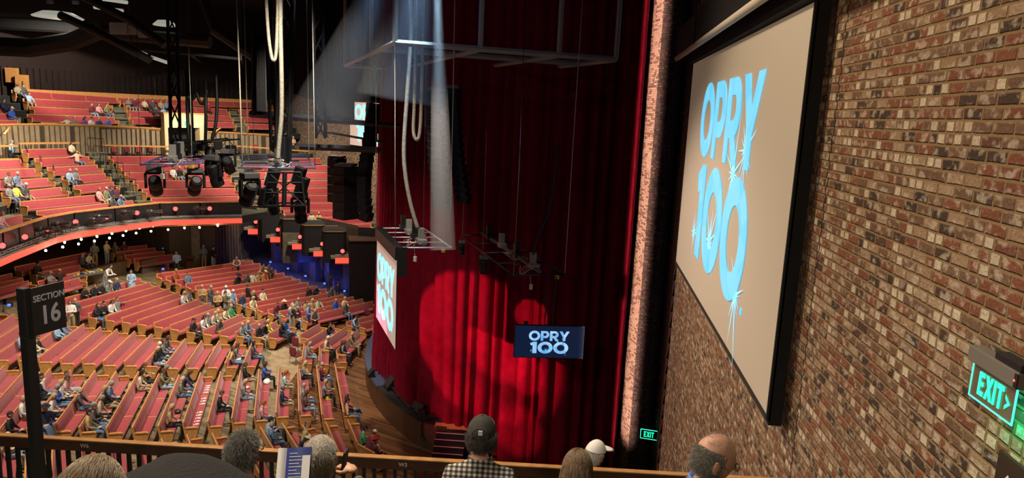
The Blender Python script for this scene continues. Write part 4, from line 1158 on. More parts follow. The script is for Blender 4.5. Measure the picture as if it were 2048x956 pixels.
def letters(name, text, T, h, widths_to, m, parent, dep=.006, gap=.06):
    """text laid out along local x, height along local y, fitted to a total width"""
    gl = [glyph(c) for c in text]; tot = sum(g[1] for g in gl) + gap * (len(gl) - 1); sx = widths_to / (tot * h) * h
    x = 0
    for c, (loops, wd) in zip(text, gl):
        cu = bpy.data.curves.new(name, 'CURVE'); cu.dimensions = '2D'; cu.fill_mode = 'BOTH'; cu.extrude = dep
        for L in loops:
            sp = cu.splines.new('POLY'); sp.points.add(len(L) - 1); sp.use_cyclic_u = True
            for q, (px, py) in zip(sp.points, L): q.co = ((px + x) * sx, py * h, 0, 1)
        oc = bpy.data.objects.new(name, cu); COL.objects.link(oc); dg = bpy.context.evaluated_depsgraph_get(); dg.update()
        me = bpy.data.meshes.new_from_object(oc.evaluated_get(dg)); bpy.data.objects.remove(oc); me.materials.clear(); me.materials.append(m)
        o = bpy.data.objects.new(name, me); COL.objects.link(o)
        if parent: o.parent = parent; o.matrix_parent_inverse = Matrix.Identity(4); o.matrix_local = parent.matrix_world.inverted() @ T
        else: o.matrix_world = T
        x += wd + gap
def plane_frame(origin, xdir, ydir=Vector((0, 0, 1))):
    x = Vector(xdir).normalized(); y = Vector(ydir).normalized(); z = x.cross(y)
    return Matrix(((x.x, y.x, z.x, origin[0]), (x.y, y.y, z.y, origin[1]), (x.z, y.z, z.z, origin[2]), (0, 0, 0, 1)))
def sparkle(name, T, u, v, r, m, parent, n=14, seed=1):
    rr = random.Random(seed); b = MB()
    for k in range(n):
        a = 2 * PI * k / n + rr.uniform(-.1, .1); L = r * rr.choice([.35, .5, .7, 1.0]) * (1.6 if abs(math.sin(a)) > .93 else 1); w_ = r * .035
        d = Vector((math.cos(a), math.sin(a), 0)); e = Vector((-d.y, d.x, 0)) * w_
        b.add([Vector((u, v, .004)) + e, Vector((u, v, .004)) - e, Vector((u, v, .004)) + d * L], [(0, 1, 2)])
    o = b.build(name, m, parent); o.matrix_local = parent.matrix_world.inverted() @ T; return o
def logo(T, x0, x1, yt0, yt1, yb0, yb1, m, fl, parent, x2=None, x3=None, big=1.0):
    letters('letter', 'OPRY', T @ Matrix.Translation((x0, yt0, .012)), yt1 - yt0, x1 - x0, m, parent)
    x2 = x0 + .06 * (x1 - x0) if x2 is None else x2; x3 = x1 - .02 * (x1 - x0) if x3 is None else x3
    letters('numeral', '100', T @ Matrix.Translation((x2, yb0, .012)), yb1 - yb0, x3 - x2, m, parent)
    W = x1 - x0; H = yb1 - yb0
    for i, (u, v, r) in enumerate([(x0 + W * .06, yb0 + H * .22, .10), (x0 + W * .43, yb0 + H * .30, .16), (x0 + W * .92, yb0 + H * .1, .15), (x0 + W * .72, yb1 + (yt0 - yb1) * .3, .14), (x0 + W * .86, yt0 + (yt1 - yt0) * .2, .14)]):
        sparkle('sparkle', T @ Matrix.Translation((0, 0, .012)), u, v, r * W * big, fl, parent, 14, i)

# ---- side projection screen on the brick wall
XS = 2.08; Y0, Y1, Z0, Z1 = 7.32, 15.5, -3.06, 1.19
T = plane_frame((XS, Y1, Z0), (0, -1, 0)); W_ = Y1 - Y0; H_ = Z1 - Z0
ps = thing('projection_screen', 'big beige projection screen on the brick wall showing OPRY 100', 'screen', T)
b = MB().add([(0, 0, 0), (W_, 0, 0), (W_, H_, 0), (0, H_, 0)], [(0, 1, 2, 3)]); b.build('screen_fabric', M['beige'], ps)
b = MB().box((0, -.05, -.03), (W_, 0.0, .015)); b.box((W_, -.05, -.03), (W_ + .03, H_, .012)).box((-.03, -.05, -.03), (0, H_, .012)); b.build('border', M['blackm'], ps)
b = MB().box((W_ - .05, -.10, -.15), (W_ + .03, H_ + 1.0, -.012)); b.build('side_gap_shade', M['blackfab'], ps)  # black strip stands in for the shaded gap between screen and wall
logo(T, Y1 - 13.6, Y1 - 9.0, -.60 - Z0, .66 - Z0, -2.42 - Z0, -.76 - Z0, M['cyan'], M['flare'], ps, Y1 - 13.3, Y1 - 9.06)
b = MB().add([(W_ - 8.88 + Y0 - 0 - 0, 0, 0)], []); 
b = MB().cbox((Y1 - 8.98, -2.38 - Z0, .006), (.10, .08, .01)); b.build('trademark_dot', M['cyan'], ps)
hb = thing('screen_housing', 'long black screen housing above the beige screen on the brick wall', 'housing', Matrix.Identity(4))
MB().box((1.80, 7.0, 1.42), (2.3, 16.3, 1.98)).build('case', M['black'], hb)
MB().box((1.98, 7.3, 1.2), (2.12, 15.7, 1.42)).build('slot', M['blackfab'], hb)
MB().tube([(1.80, 6.0, 1.38), (1.80, 16.2, 1.34)], .055, 8).build('pale_batten', mat('pale_batten', (.62, .56, .50), .5), hb, True)
MB().tube([(1.75, 13.2, 1.36), (1.72, 13.2, 2.6)], .012, 5).build('hanger_rod', M['blackm'], hb)
# ---- mirrored screen on the far brick wall
fa = onplane(772, 303, FW + FN * .15, FN); 
fl_ = onplane(700, 303, FW + FN * .15, FN); fw_ = (fa - fl_); fw_.z = 0
T = plane_frame((fl_.x, fl_.y, -3.25), fw_); fs = thing('projection_screen', 'distant screen on the far brick wall partly hidden by black speakers', 'screen', T)
Wf = fw_.length; Hf = 3.9
MB().add([(0, 0, 0), (Wf, 0, 0), (Wf, Hf, 0), (0, Hf, 0)], [(0, 1, 2, 3)]).build('screen_fabric', M['beigefar'], fs)
MB().box((0, -.08, -.05), (Wf, 0, .02)).box((Wf, -.08, -.05), (Wf + .08, Hf, .02)).build('border', M['blackm'], fs)
logo(T, .9, Wf - .55, 2.15, 3.35, .35, 1.95, M['cyanfar'], M['flare'], fs, big=.5)

# ---- hanging screen under its winch frame
NR = Vector((-5.58, 20.35, 0)); FR = Vector((-7.2, 23.62, 0)); XD = (NR - FR).normalized(); Ls = (NR - FR).length
T = plane_frame((FR.x, FR.y, -7.42), XD); Hs = 2.86
hs = thing('hanging_screen', 'narrow-looking hanging screen showing OPRY 100 beside the curtain edge', 'screen', T)
MB().add([(0, 0, 0), (Ls, 0, 0), (Ls, Hs, 0), (0, Hs, 0)], [(0, 1, 2, 3)]).build('screen_fabric', M['beigefar'], hs)
MB().box((0, -.01, -.04), (Ls, Hs, -.005)).build('back_cloth', M['blackfab'], hs)
MB().box((-.05, Hs, -.18), (Ls + .05, Hs + .40, .06)).build('roller_case', M['black'], hs)
logo(T, .25, Ls - .35, 1.5, 2.45, .35, 1.35, M['cyanfar'], M['flare'], hs, .3, Ls - .4, .5)
MB().box((Ls + .03, Hs - .5, -.3), (Ls + .09, Hs + .4, .0)).build('end_cap', M['black'], hs)

# ---- TV
tl = atZ(1031, 651, 19.6); tr = atZ(1168, 660, 19.75); xd = tr - tl; xd.z = 0; Lw = xd.length
T = plane_frame((tl.x, tl.y, tl.z - .92), xd); tv = thing('hanging_television', 'black television with blue OPRY 100 logo hanging before the curtain', 'television', T)
MB().bevbox((-.02, -.02, -.09), (Lw + .02, .94, -.002), .01).build('case', M['black'], tv)
MB().add([(0, 0, 0), (Lw, 0, 0), (Lw, .92, 0), (0, .92, 0)], [(0, 1, 2, 3)]).build('panel', M['tvnavy'], tv)
logo(T, .40, Lw - .42, .50, .78, .13, .46, M['tvblue'], M['flare'], tv, .44, Lw - .42, .45)
MB().tube([(Lw * .42, .9, -.06), (Lw * .44, 2.35, -.06)], .018, 6).tube([(Lw * .54, .9, -.06), (Lw * .56, 2.35, -.06)], .025, 6).build('hanger', M['black'], tv)
MB().box((Lw * .12, .94, -.08), (Lw * .18, 1.03, 0)).build('receiver_box', M['black'], tv)

# ---- stage front stairs and monitors
T = frameM(Vector((-5.55, 26.95, -14)), x=Vector((1, .05, 0)))
stt = thing('stage_stairs', 'black stage steps with pale nosings at the stage edge', 'stairs', T)
b = MB(); nb = MB()
for k in range(5):
    b.box((0, -.27 * (5 - k), 0), (1.25, -.27 * (4 - k), .165 * (k + 1)))
    nb.box((0, -.27 * (5 - k) - .01, .165 * (k + 1)), (1.25, -.27 * (5 - k) + .03, .165 * (k + 1) + .012))
b.build('steps', M['black'], stt); nb.build('nosing', mat('pale_step_tape', (.6, .52, .35), .6), stt)
MB().box((-.1, 0, .9), (1.4, .3, 1.02)).build('top_landing', M['oak'], stt)
for i, (x, y, s) in enumerate([(742, 752, .5), (781, 776, .7), (832, 818, .45), (840, 826, .55)]):
    h = atz(x, y, -12.98); T = frameM(h, y=(h - S) * Vector((1, 1, 0)))
    o = MB().prism([(-.3 * s, 0), (.35 * s, 0), (.35 * s, .2 * s), (-.1 * s, .75 * s), (-.3 * s, .75 * s)], -.4 * s, .4 * s).build('stage_monitor', M['black']); o.matrix_world = T
    tag(o, ['small black monitor wedge on the far stage apron', 'larger black monitor wedge midway along the stage edge', 'low black speaker wedge at the near stage corner', 'black speaker box next to the corner wedge'][i], 'speaker', 'stage edge monitors')
# rail tube along apron
b = MB(); b.tube([atz(x, y, -12.8) for x, y in [(768, 752), (785, 775), (808, 803), (823, 815)]], .035, 5); tag(b.build('lighting_pipe', M['black']), 'black pipe lying along the foot of the curtain', 'pipe')
# black tripod stand below the stage corner
h = hit(842, 895, zM); b = MB(); tpt = thing('tripod_stand', 'black tripod stand on the floor beside the stage steps', 'stand', frameM(h, y=Vector((0, 1, 0))))
MB().tube([(0, 0, .5), (0, 0, 1.5)], .025, 6).build('pole', M['black'], tpt)
for k in range(3): a = k * 2.1; MB().tube([(0, 0, .6), (.45 * math.cos(a), .45 * math.sin(a), 0)], .015, 5).build('leg', M['black'], tpt)
MB().box((-.15, -.1, 1.45), (.15, .1, 1.7)).build('lamp_head', M['black'], tpt)

# ================================================================== RIGGING
def pipe(name, pts, r, m, lab=None, cat=None, group=None, n=6, parent=None):
    o = MB().tube(pts, r, n).build(name, m, parent, True)
    if lab: tag(o, lab, cat, group)
    return o
def smooth(pts, k=6):
    P = [Vector(p) for p in pts]; out = []
    for i in range(len(P) - 1):
        p0, p1, p2, p3 = P[max(i - 1, 0)], P[i], P[i + 1], P[min(i + 2, len(P) - 1)]
        for j in range(k):
            t = j / k; out.append(.5 * ((2 * p1) + (p2 - p0) * t + (2 * p0 - 5 * p1 + 4 * p2 - p3) * t * t + (3 * p1 - p0 - 3 * p2 + p3) * t ** 3))
    return out + [P[-1]]
def par(o, root): mw = o.matrix_world.copy(); o.parent = root; o.matrix_parent_inverse = root.matrix_world.inverted(); return o
def winch_frame(name, lab, c, m, z, boxes=True, r=.028, bars=3, seed=1):
    """c: four corners (near-left, near-right, far-right, far-left)"""
    C = [Vector((p[0], p[1], z)) for p in c]; root = thing(name, lab, 'frame', Matrix.Translation(C[0])); rr = random.Random(seed)
    I = root.matrix_world.inverted()
    L = lambda p: I @ Vector(p)
    b = MB()
    for i in range(4): b.tube([L(C[i]), L(C[(i + 1) % 4])], r, 8)
    for k in range(1, bars + 1):
        t = k / (bars + 1); b.tube([L(C[0].lerp(C[3], t)), L(C[1].lerp(C[2], t))], r * .8, 6)
    b.build('pipe_frame', m, root, True)
    if boxes:
        mid0 = (C[0] + C[1]) / 2; mid1 = (C[2] + C[3]) / 2; D = (mid1 - mid0).normalized()
        MB().tube([L(mid0 + Vector((0, 0, .1))), L(mid1 + Vector((0, 0, .1)))], .06, 8).build('spine_tube', M['grey'], root)
        for k in range(4):
            p = mid0.lerp(mid1, .08 + .25 * k) + Vector((0, 0, .12)); T = I @ frameM(p, y=D)
            MB().bevbox((-.12, -.18, -.05), (.12, .18, .10), .015, 0, T).bevbox((-.09, .02, .08), (.09, .16, .42), .01, 0, T).build('motor_box', mat('motor_grey', (.30, .30, .27), .5) if k % 2 == 0 else M['black'], root)
        b = MB()
        for k in range(5):
            p = mid0.lerp(mid1, rr.uniform(0, .5)); q = [p + Vector((rr.uniform(-.4, .4), rr.uniform(-.3, .3), .1)) for _ in range(4)]; q[1].z -= .25; q[2].z -= .1
            b.tube([L(v) for v in smooth(q, 5)], .012, 5)
        b.build('loose_cable', M['white'], root, True)
        p = C[1].lerp(C[0], .15) - Vector((0, 0, .08)); MB().bevbox((-.06, -.05, -.06), (.06, .05, .05), .01, 0, Matrix.Translation(L(p))).build('yellow_plug', M['amber'], root)
        p = C[0].lerp(C[1], .35) - Vector((0, 0, .35)); MB().bevbox((-.05, -.04, -.08), (.05, .04, .08), .01, 0, Matrix.Translation(L(p))).tube([L(p), L(p + Vector((-.05, .05, .35)))], .01, 5).build('white_plug', M['white'], root)
    return root, C
def moving_head(lab, p, yaw, tilt, s=1.0, group='moving heads on the hanging rigs'):
    T = Matrix.Translation(p) @ Matrix.Rotation(yaw, 4, 'Z'); root = thing('moving_head_light', lab, 'stage light', T, group)
    MB().bevbox((-.19 * s, -.15 * s, -.14 * s), (.19 * s, .15 * s, 0), .02 * s).tube([(-.1 * s, 0, 0), (-.1 * s, 0, .12 * s)], .02 * s, 6).tube([(.1 * s, 0, 0), (.1 * s, 0, .12 * s)], .02 * s, 6).build('base', M['grey'], root)
    y = MB().prism([(-.06 * s, -.14 * s), (.06 * s, -.14 * s), (.06 * s, -.20 * s), (-.06 * s, -.20 * s)], -.22 * s, .22 * s)
    for sx in (-1, 1): y.bevbox((sx * .22 * s - .03 * s, -.07 * s, -.56 * s), (sx * .22 * s + .03 * s, .07 * s, -.17 * s), .015 * s)
    y.build('yoke', M['black'], root)
    H = Matrix.Translation((0, 0, -.46 * s)) @ Matrix.Rotation(tilt, 4, 'X')
    MB().lathe([(.10 * s, .24 * s), (.155 * s, .20 * s), (.165 * s, .02 * s), (.15 * s, -.12 * s), (.17 * s, -.22 * s), (.17 * s, -.36 * s), (.14 * s, -.38 * s)], 14, 0, H).build('lamp_head', M['black'], root, False)
    MB().lathe([(.135 * s, -.382 * s), (.05 * s, -.395 * s)], 14, 0, H).build('lens', M['grey'], root)
    return root
# hanging screen frame
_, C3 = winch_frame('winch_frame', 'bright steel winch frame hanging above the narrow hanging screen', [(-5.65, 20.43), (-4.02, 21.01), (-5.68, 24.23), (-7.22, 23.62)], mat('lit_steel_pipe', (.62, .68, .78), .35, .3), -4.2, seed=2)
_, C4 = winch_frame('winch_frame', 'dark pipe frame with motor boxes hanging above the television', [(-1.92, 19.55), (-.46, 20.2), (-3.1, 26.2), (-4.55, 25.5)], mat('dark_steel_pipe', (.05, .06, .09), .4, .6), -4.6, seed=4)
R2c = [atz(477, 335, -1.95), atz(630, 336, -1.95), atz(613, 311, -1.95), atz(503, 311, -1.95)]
_, C2 = winch_frame('winch_frame', 'blue-tinted pipe frame with a coiled cable drum over the balcony view', R2c, mat('bluish_steel_pipe', (.30, .36, .55), .35, .5), -1.95, seed=6, bars=4)  # the blue tint is part of the pipe colour
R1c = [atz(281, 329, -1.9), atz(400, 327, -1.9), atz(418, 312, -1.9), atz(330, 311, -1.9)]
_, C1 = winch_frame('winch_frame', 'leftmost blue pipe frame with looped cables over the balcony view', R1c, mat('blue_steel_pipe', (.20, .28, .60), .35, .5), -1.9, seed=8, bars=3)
# cable drum on R2
h = atZ(556, 326, 23); MB().tube([h + Vector((0, 0, k * .05 - .15)) for k in range(7)], [.2, .28, .22, .28, .22, .28, .2], 16).build('cable_drum', M['white'])
tag(bpy.data.objects['cable_drum'], 'coiled pale cable drum on the middle pipe frame', 'cable drum')
h = atZ(565, 300, 23); o = MB().bevbox((-.17, -.17, -.55), (.17, .17, .45), .04, 0, Matrix.Translation(h)).build('chain_motor', M['black']); tag(o, 'black chain motor above the coiled cable drum', 'motor')
for i, (x, y, Z, yw, tl_, s, lab) in enumerate([
        (309, 333, 21, .5, .9, 1.15, 'grey and black moving head hung at the left end of the leftmost frame'),
        (390, 335, 21, .7, .9, 1.1, 'black moving head tilted right under the leftmost frame'),
        (427, 310, 22, -.2, .4, 1.2, 'black moving head hanging straight below the dark truss'),
        (455, 298, 22, .3, .9, 1.0, 'small moving head tilted away at the right of the dark truss'),
        (499, 345, 19, .9, .7, 1.15, 'large black moving head below the left end of the drum frame'),
        (600, 385, 19, .2, .35, 1.0, 'black moving head hanging lowest on the right cage leg'),
        (541, 375, 19, -.3, .5, .9, 'moving head at the lower left of the black cage'),
        (968, 512, 20, .2, .1, .62, 'small moving head hung at the left of the television frame'),
        (924, 482, 23, .2, .1, .55, 'far small moving head at the back of the television frame'),
        (560, 262, 24, 1.2, 1.2, 1.0, 'round-backed lamp on the tall black tower beside the pale tube')]):
    moving_head(lab, atZ(x, y, Z), yw, tl_, s)
# black cage under R2
cg = thing('equipment_cage', 'open black cage of tubes hanging below the drum frame', 'cage', Matrix.Translation(atZ(570, 380, 19)))
I = cg.matrix_world.inverted(); b = MB()
cpx = [(537, 345), (602, 345), (610, 412), (526, 412)]; F_ = [I @ atZ(x, y, 18.6) for x, y in cpx]; K_ = [I @ atZ(x + 6, y - 6, 20.0) for x, y in cpx]
for Q in (F_, K_):
    for i in range(4): b.tube([Q[i], Q[(i + 1) % 4]], .03, 5)
for i in range(4): b.tube([F_[i], K_[i]], .025, 5)
for t_ in (.3, .6): b.tube([F_[0].lerp(F_[3], t_), F_[1].lerp(F_[2], t_)], .018, 5)
b.tube([F_[0], F_[2]], .018, 5).tube([F_[1], F_[3]], .018, 5).tube([(F_[0] + F_[1]) / 2, (F_[2] + F_[3]) / 2], .06, 6); b.build('tube_cage', M['black'], cg)
for k, (x, y) in enumerate([(531, 395), (545, 356), (604, 372), (598, 352)]): MB().bevbox((-.14, -.12, -.25), (.14, .12, .25), .03, 0, I @ Matrix.Translation(atZ(x, y, 18.9)) @ Matrix.Rotation(.3, 4, 'Y')).build('lamp_body', M['black'], cg)
# dark truss with lamps between frames 1 and 2
def truss(name, lab, P, w, m, cat='truss', seg=.5, r=.025, group=None):
    root = thing(name, lab, cat, Matrix.Translation(P[0]), group); I = root.matrix_world.inverted(); b = MB(); d = (P[1] - P[0]); L = d.length; d.normalize()
    a = d.cross(Vector((0, 0, 1))); a = Vector((1, 0, 0)) if a.length < .1 else a.normalized(); c = d.cross(a)
    cs = [a * w / 2 + c * w / 2, -a * w / 2 + c * w / 2, -a * w / 2 - c * w / 2, a * w / 2 - c * w / 2]
    for v in cs: b.tube([I @ (P[0] + v), I @ (P[1] + v)], r, 5)
    b.build('chord_tubes', m, root); b = MB()
    n = max(1, int(L / seg))
    for k in range(n):
        for j in range(4): b.tube([I @ (P[0] + d * L * k / n + cs[j]), I @ (P[0] + d * L * (k + 1) / n + cs[(j + 1) % 4])], r * .6, 4)
    b.build('lattice', m, root); return root
truss('lighting_truss', 'short black truss of lamps between the two left frames', [atZ(372, 303, 22), atZ(468, 292, 24)], .5, M['black'])
for i, (x, y) in enumerate([(385, 298), (405, 292), (436, 290), (462, 300), (420, 302)]):
    h = atZ(x, y, 22.5); o = MB().bevbox((-.13, -.13, -.15), (.13, .13, .15), .03, 0, Matrix.Translation(h) @ Matrix.Rotation(i, 4, 'Z')).build('power_box', M['black']); tag(o, 'small black power box fixed on the short lamp truss', 'box', 'boxes on the lamp truss')
# vertical black towers and dark structure
for i, (a_, c_, Z, w_, lab) in enumerate([((343, -20), (352, 295), 24, .28, 'thick black cable tower left of the looped cables'),
        ((376, 140), (382, 285), 24, .12, 'thin black truss pole beside the looped cables'),
        ((575, -20), (566, 330), 24, .40, 'tall black truss tower beside the pale cable sleeve'),
        ((535, -20), (549, 300), 25, .20, 'slim black tower left of the pale cable sleeve'),
        ((634, -20), (642, 275), 26, .34, 'black truss tower in front of the far brick wall')]):
    truss('truss_tower', lab, [atZ(*a_, Z), atZ(*c_, Z)], w_, M['blackm'], 'tower', .7, .05)
for i, (a_, c_, Z, r_, lab) in enumerate([((500, 228), (705, 243), 27, .13, 'horizontal black beam below the dark stage border'), ((690, 243), (800, 252), 27, .10, 'short black beam across the distant screen'),
        ((600, 293), (760, 300), 27, .12, 'black beam below the far brick wall window'), ((508, 60), (508, 232), 26, .10, 'vertical black post left of the border'),
        ((640, 262), (765, 284), 30, .05, 'thin sloped black handrail before the far brick wall')]):
    o = MB().tube([atZ(*a_, Z), atZ(*c_, Z)], r_, 4).build('steel_beam', M['black']); tag(o, lab, 'beam')
# borders (black cloth masking) hung over the stage opening
def border(name, lab, px, Z0_, Z1_, y1):
    a_ = atZ(px[0][0], px[0][1], Z0_); c_ = atZ(px[1][0], px[1][1], Z1_); zb = (a_.z + c_.z) / 2
    n = 60; b = MB(); vs = []
    d = (c_ - a_); d.z = 0; nr = Vector((-d.y, d.x, 0)).normalized()
    for k in (0, 1):
        for i in range(n + 1):
            p = a_.lerp(c_, i / n) + nr * .08 * math.sin(i * 1.3); vs.append((p.x, p.y, (a_.z + (c_.z - a_.z) * i / n) if k == 0 else y1))
    b.add(vs, [(i, i + 1, n + 2 + i, n + 1 + i) for i in range(n)]); return tag(b.build(name, M['blackfab'], None, True), lab, 'border')
border('stage_border', 'black cloth border filling the gap above the far brick wall', [(636, 236), (708, 240)], 36, 35, 8.3)
border('stage_border', 'black cloth border above the distant screen', [(706, 204), (872, 210)], 35, 33, 8.3)
border('stage_border', 'narrow black cloth border left of the far brick window', [(560, 178), (640, 205)], 40, 37, 8.3)
border('stage_border', 'black cloth leg hanging beside the tower in front of the pews', [(504, 232), (534, 234)], 34, 34, 3.0)
# line arrays
def line_array(lab, pts, w_, h_, d_, yaw, Z, tl=1):
    P = [atZ(x, y, Z) for x, y in pts]; root = thing('line_array_speaker', lab, 'speaker array', Matrix.Translation(P[0])); I = root.matrix_world.inverted()
    for i, p in enumerate(P):
        q = P[min(i + 1, len(P) - 1)]; o_ = P[max(i - 1, 0)]; d = (q - o_); tilt = math.atan2(d.dot(Vector((math.cos(yaw), math.sin(yaw), 0))), -d.z)
        T = I @ Matrix.Translation(p) @ Matrix.Rotation(yaw, 4, 'Z') @ Matrix.Rotation(tilt * tl, 4, 'Y')
        MB().bevbox((-d_ / 2, -w_ / 2, -h_ / 2), (d_ / 2, w_ / 2, h_ / 2 * .94), .02, 0, T).build('cabinet', M['black'], root)
    MB().box((-d_ / 2, -w_ / 2, .0), (d_ / 2, w_ / 2, .1), 0, Matrix.Translation((0, 0, h_ / 2))).build('rigging_bracket', M['grey'], root)
line_array('tall black speaker array of stacked cabinets right of the stepped balcony', [(692, 341 + 17.5 * k) for k in range(6)], .85, .385, .75, 2.6, 30, 0)
line_array('black speaker array just left of the tallest cabinets', [(674, 325 + 17.5 * k) for k in range(5)], .6, .395, .6, 2.6, 31, 0)
line_array('curved black speaker array in front of the distant screen', [(737 + 9 * math.cos(k * .28), 215 + 14.5 * k) for k in range(16)], .5, .36, .4, 2.9, 29)
line_array('dark curved speaker array hanging before the curtain, left of its pair', [(872 + 14 * (k / 15) ** 2, 190 + 14.5 * k) for k in range(16)], .62, .28, .5, 3.0, 23)
line_array('dark curved speaker array hanging before the curtain, right of its pair', [(906 + 22 * (k / 14) ** 2, 185 + 15 * k) for k in range(15)], .5, .28, .42, 3.0, 24)
# overhead grid frames
gA, gB, gC = atz(790, 85, 1.75), atz(1232, 119, 1.75), atz(690, 131, 1.75); gD = gB + gC - gA
gr = thing('overhead_grid', 'large pale steel grid frame hanging above the curtain', 'steel grid', Matrix.Translation(gA)); I = gr.matrix_world.inverted()
b = MB()
for p, q in ((gA, gB), (gB, gD), (gD, gC), (gC, gA), (gA.lerp(gB, .36), gC.lerp(gD, .36)), (gA.lerp(gB, .72), gC.lerp(gD, .72)), (gA.lerp(gC, .2), gB.lerp(gD, .2))): b.tube([I @ p, I @ q], .085, 4)
b.build('beam', M['galv'], gr)
for t_ in (.0, .36, .72, 1.0):
    p = gA.lerp(gB, t_); MB().tube([I @ p, I @ (p + Vector((0, 0, 6)))], .075, 4).build('post', M['galv'], gr)
for t_ in (.36, 1.0):
    p = gA.lerp(gC, t_); MB().tube([I @ p, I @ (p + Vector((0, 0, 6)))], .075, 4).build('post', M['galv'], gr)
g2 = [atz(262, 97, 3.2), atz(482, 118, 3.2), atz(403, 156, 3.2)]; g2.append(g2[1] + g2[2] - g2[0])
gr = thing('overhead_grid', 'dark steel grid frame hanging over the left balcony', 'steel grid', Matrix.Translation(g2[0])); I = gr.matrix_world.inverted(); b = MB()
for p, q in ((g2[0], g2[1]), (g2[0], g2[2]), (g2[1], g2[3]), (g2[2], g2[3]), (g2[0].lerp(g2[1], .5), g2[2].lerp(g2[3], .5)), (g2[0].lerp(g2[2], .5), g2[1].lerp(g2[3], .5))): b.tube([I @ p, I @ q], .10, 4)
b.build('beam', M['duct'], gr)
for p in (g2[0], g2[0].lerp(g2[1], .5), g2[1], g2[2]): MB().tube([I @ p, I @ (p + Vector((0, 0, 5)))], .07, 4).build('post', M['duct'], gr)
# cables and lines  (px polyline, depth, radius, material)
LN_ = [([(472, -30), (479, 150), (485, 334)], 21, .022, 'white', 'bright white hanging rope left of the drum frame'),
       ([(487, -30), (492, 150), (497, 320)], 23, .012, 'white', 'thin white rope beside the bright rope'),
       ([(501, -30), (505, 150), (508, 312)], 26, .009, 'chrome', 'faint wire left of the slim tower'),
       ([(624, -30), (627, 150), (630, 334)], 21, .012, 'white', 'white rope at the right end of the drum frame'),
       ([(613, -30), (616, 150), (618, 312)], 24, .010, 'white', 'thin rope just left of the rope at the drum frame end'),
       ([(271, -30), (275, 150), (281, 328)], 21, .008, 'chrome', 'thin wire down to the leftmost frame corner'),
       ([(303, -30), (307, 150), (312, 190)], 24, .008, 'chrome', 'short thin wire right of the leftmost wire'),
       ([(377, 90), (381, 200), (384, 325)], 21, .010, 'white', 'thin wire down to the right corner of the leftmost frame'),
       ([(789, -30), (790, 200), (790.6, 495)], 20.3, .012, 'white', 'steel line to the near left corner of the bright winch frame'),
       ([(910, -30), (906, 200), (900, 494)], 20.6, .012, 'white', 'steel line to the near right corner of the bright winch frame'),
       ([(752, -30), (752, 200), (753, 456)], 24, .009, 'chrome', 'thin line to the far left corner of the bright winch frame'),
       ([(852, 60), (850, 250), (847, 456)], 24, .009, 'chrome', 'thin line to the far right corner of the bright winch frame'),
       ([(1052, -30), (1040, 300), (1027.6, 552)], 19.9, .011, 'chrome', 'thin line to the near left corner of the television frame'),
       ([(1167, -30), (1150, 230), (1129.6, 547)], 20.3, .011, 'white', 'thin line to the near right corner of the television frame'),
       ([(978, 80), (972, 300), (966, 500)], 23, .008, 'chrome', 'thin line left of the television frame'),
       ([(938, 120), (932, 300), (925, 470)], 25.6, .008, 'chrome', 'thin line to the far left corner of the television frame'),
       ([(531, -30), (536, 60), (542, 108), (547, 121), (552, 108), (555, 40), (556, -30)], 20, .05, 'cable', 'looped pale sleeve cable hanging beside the slim tower'),
       ([(561, -30), (561, 60), (563, 150), (563, 230), (558, 290), (556, 318)], 20, .065, 'cable', 'long straight pale sleeve cable down to the cable drum'),
       ([(820, -30), (822, 60), (815, 180), (808, 290), (811, 350), (822, 410), (836, 458)], 20, .060, 'cable', 'long curving pale sleeve cable feeding the bright winch frame'),
       ([(848, -30), (846, 60), (843, 200), (840, 262), (834, 280), (827, 262), (829, 200), (832, 60), (833, -30)], 21, .055, 'cable', 'looped pale sleeve cable beside the light beam'),
       ([(1116, 290), (1108, 370), (1096, 430), (1075, 475), (1066, 510)], 20.5, .035, 'black', 'black curved cable down to the television frame'),
       ([(768, -30), (768, 200), (762, 330)], 26, .02, 'black', 'black cable along the curtain edge'),
       ([(374, 195), (376, 260), (378, 298)], 22, .05, 'black', 'black cable from the loops to the lamp truss'),
       ([(375, 192), (381, 200), (388, 196), (393, 186), (398, 200), (405, 208), (411, 196), (414, 180)], 22, .05, 'black', 'black cable swagged in loops above the lamp truss'),
       ([(432, 150), (434, 210), (431, 250), (424, 278)], 22, .05, 'black', 'black cable curving down right of the loops'),
       ([(411, 160), (412, 220), (411, 285)], 22, .05, 'black', 'straight black cable just right of the swagged loops')]
for px, Z, r_, mm, lab in LN_:
    P = [atZ(x, y, Z) for x, y in px]; P = smooth(P, 6) if len(P) > 3 else P
    pipe('hanging_cable' if r_ > .018 else 'hanging_wire', P, r_, M[mm], lab, 'cable' if r_ > .018 else 'wire', 'cables and wires hanging over the stage', 6)
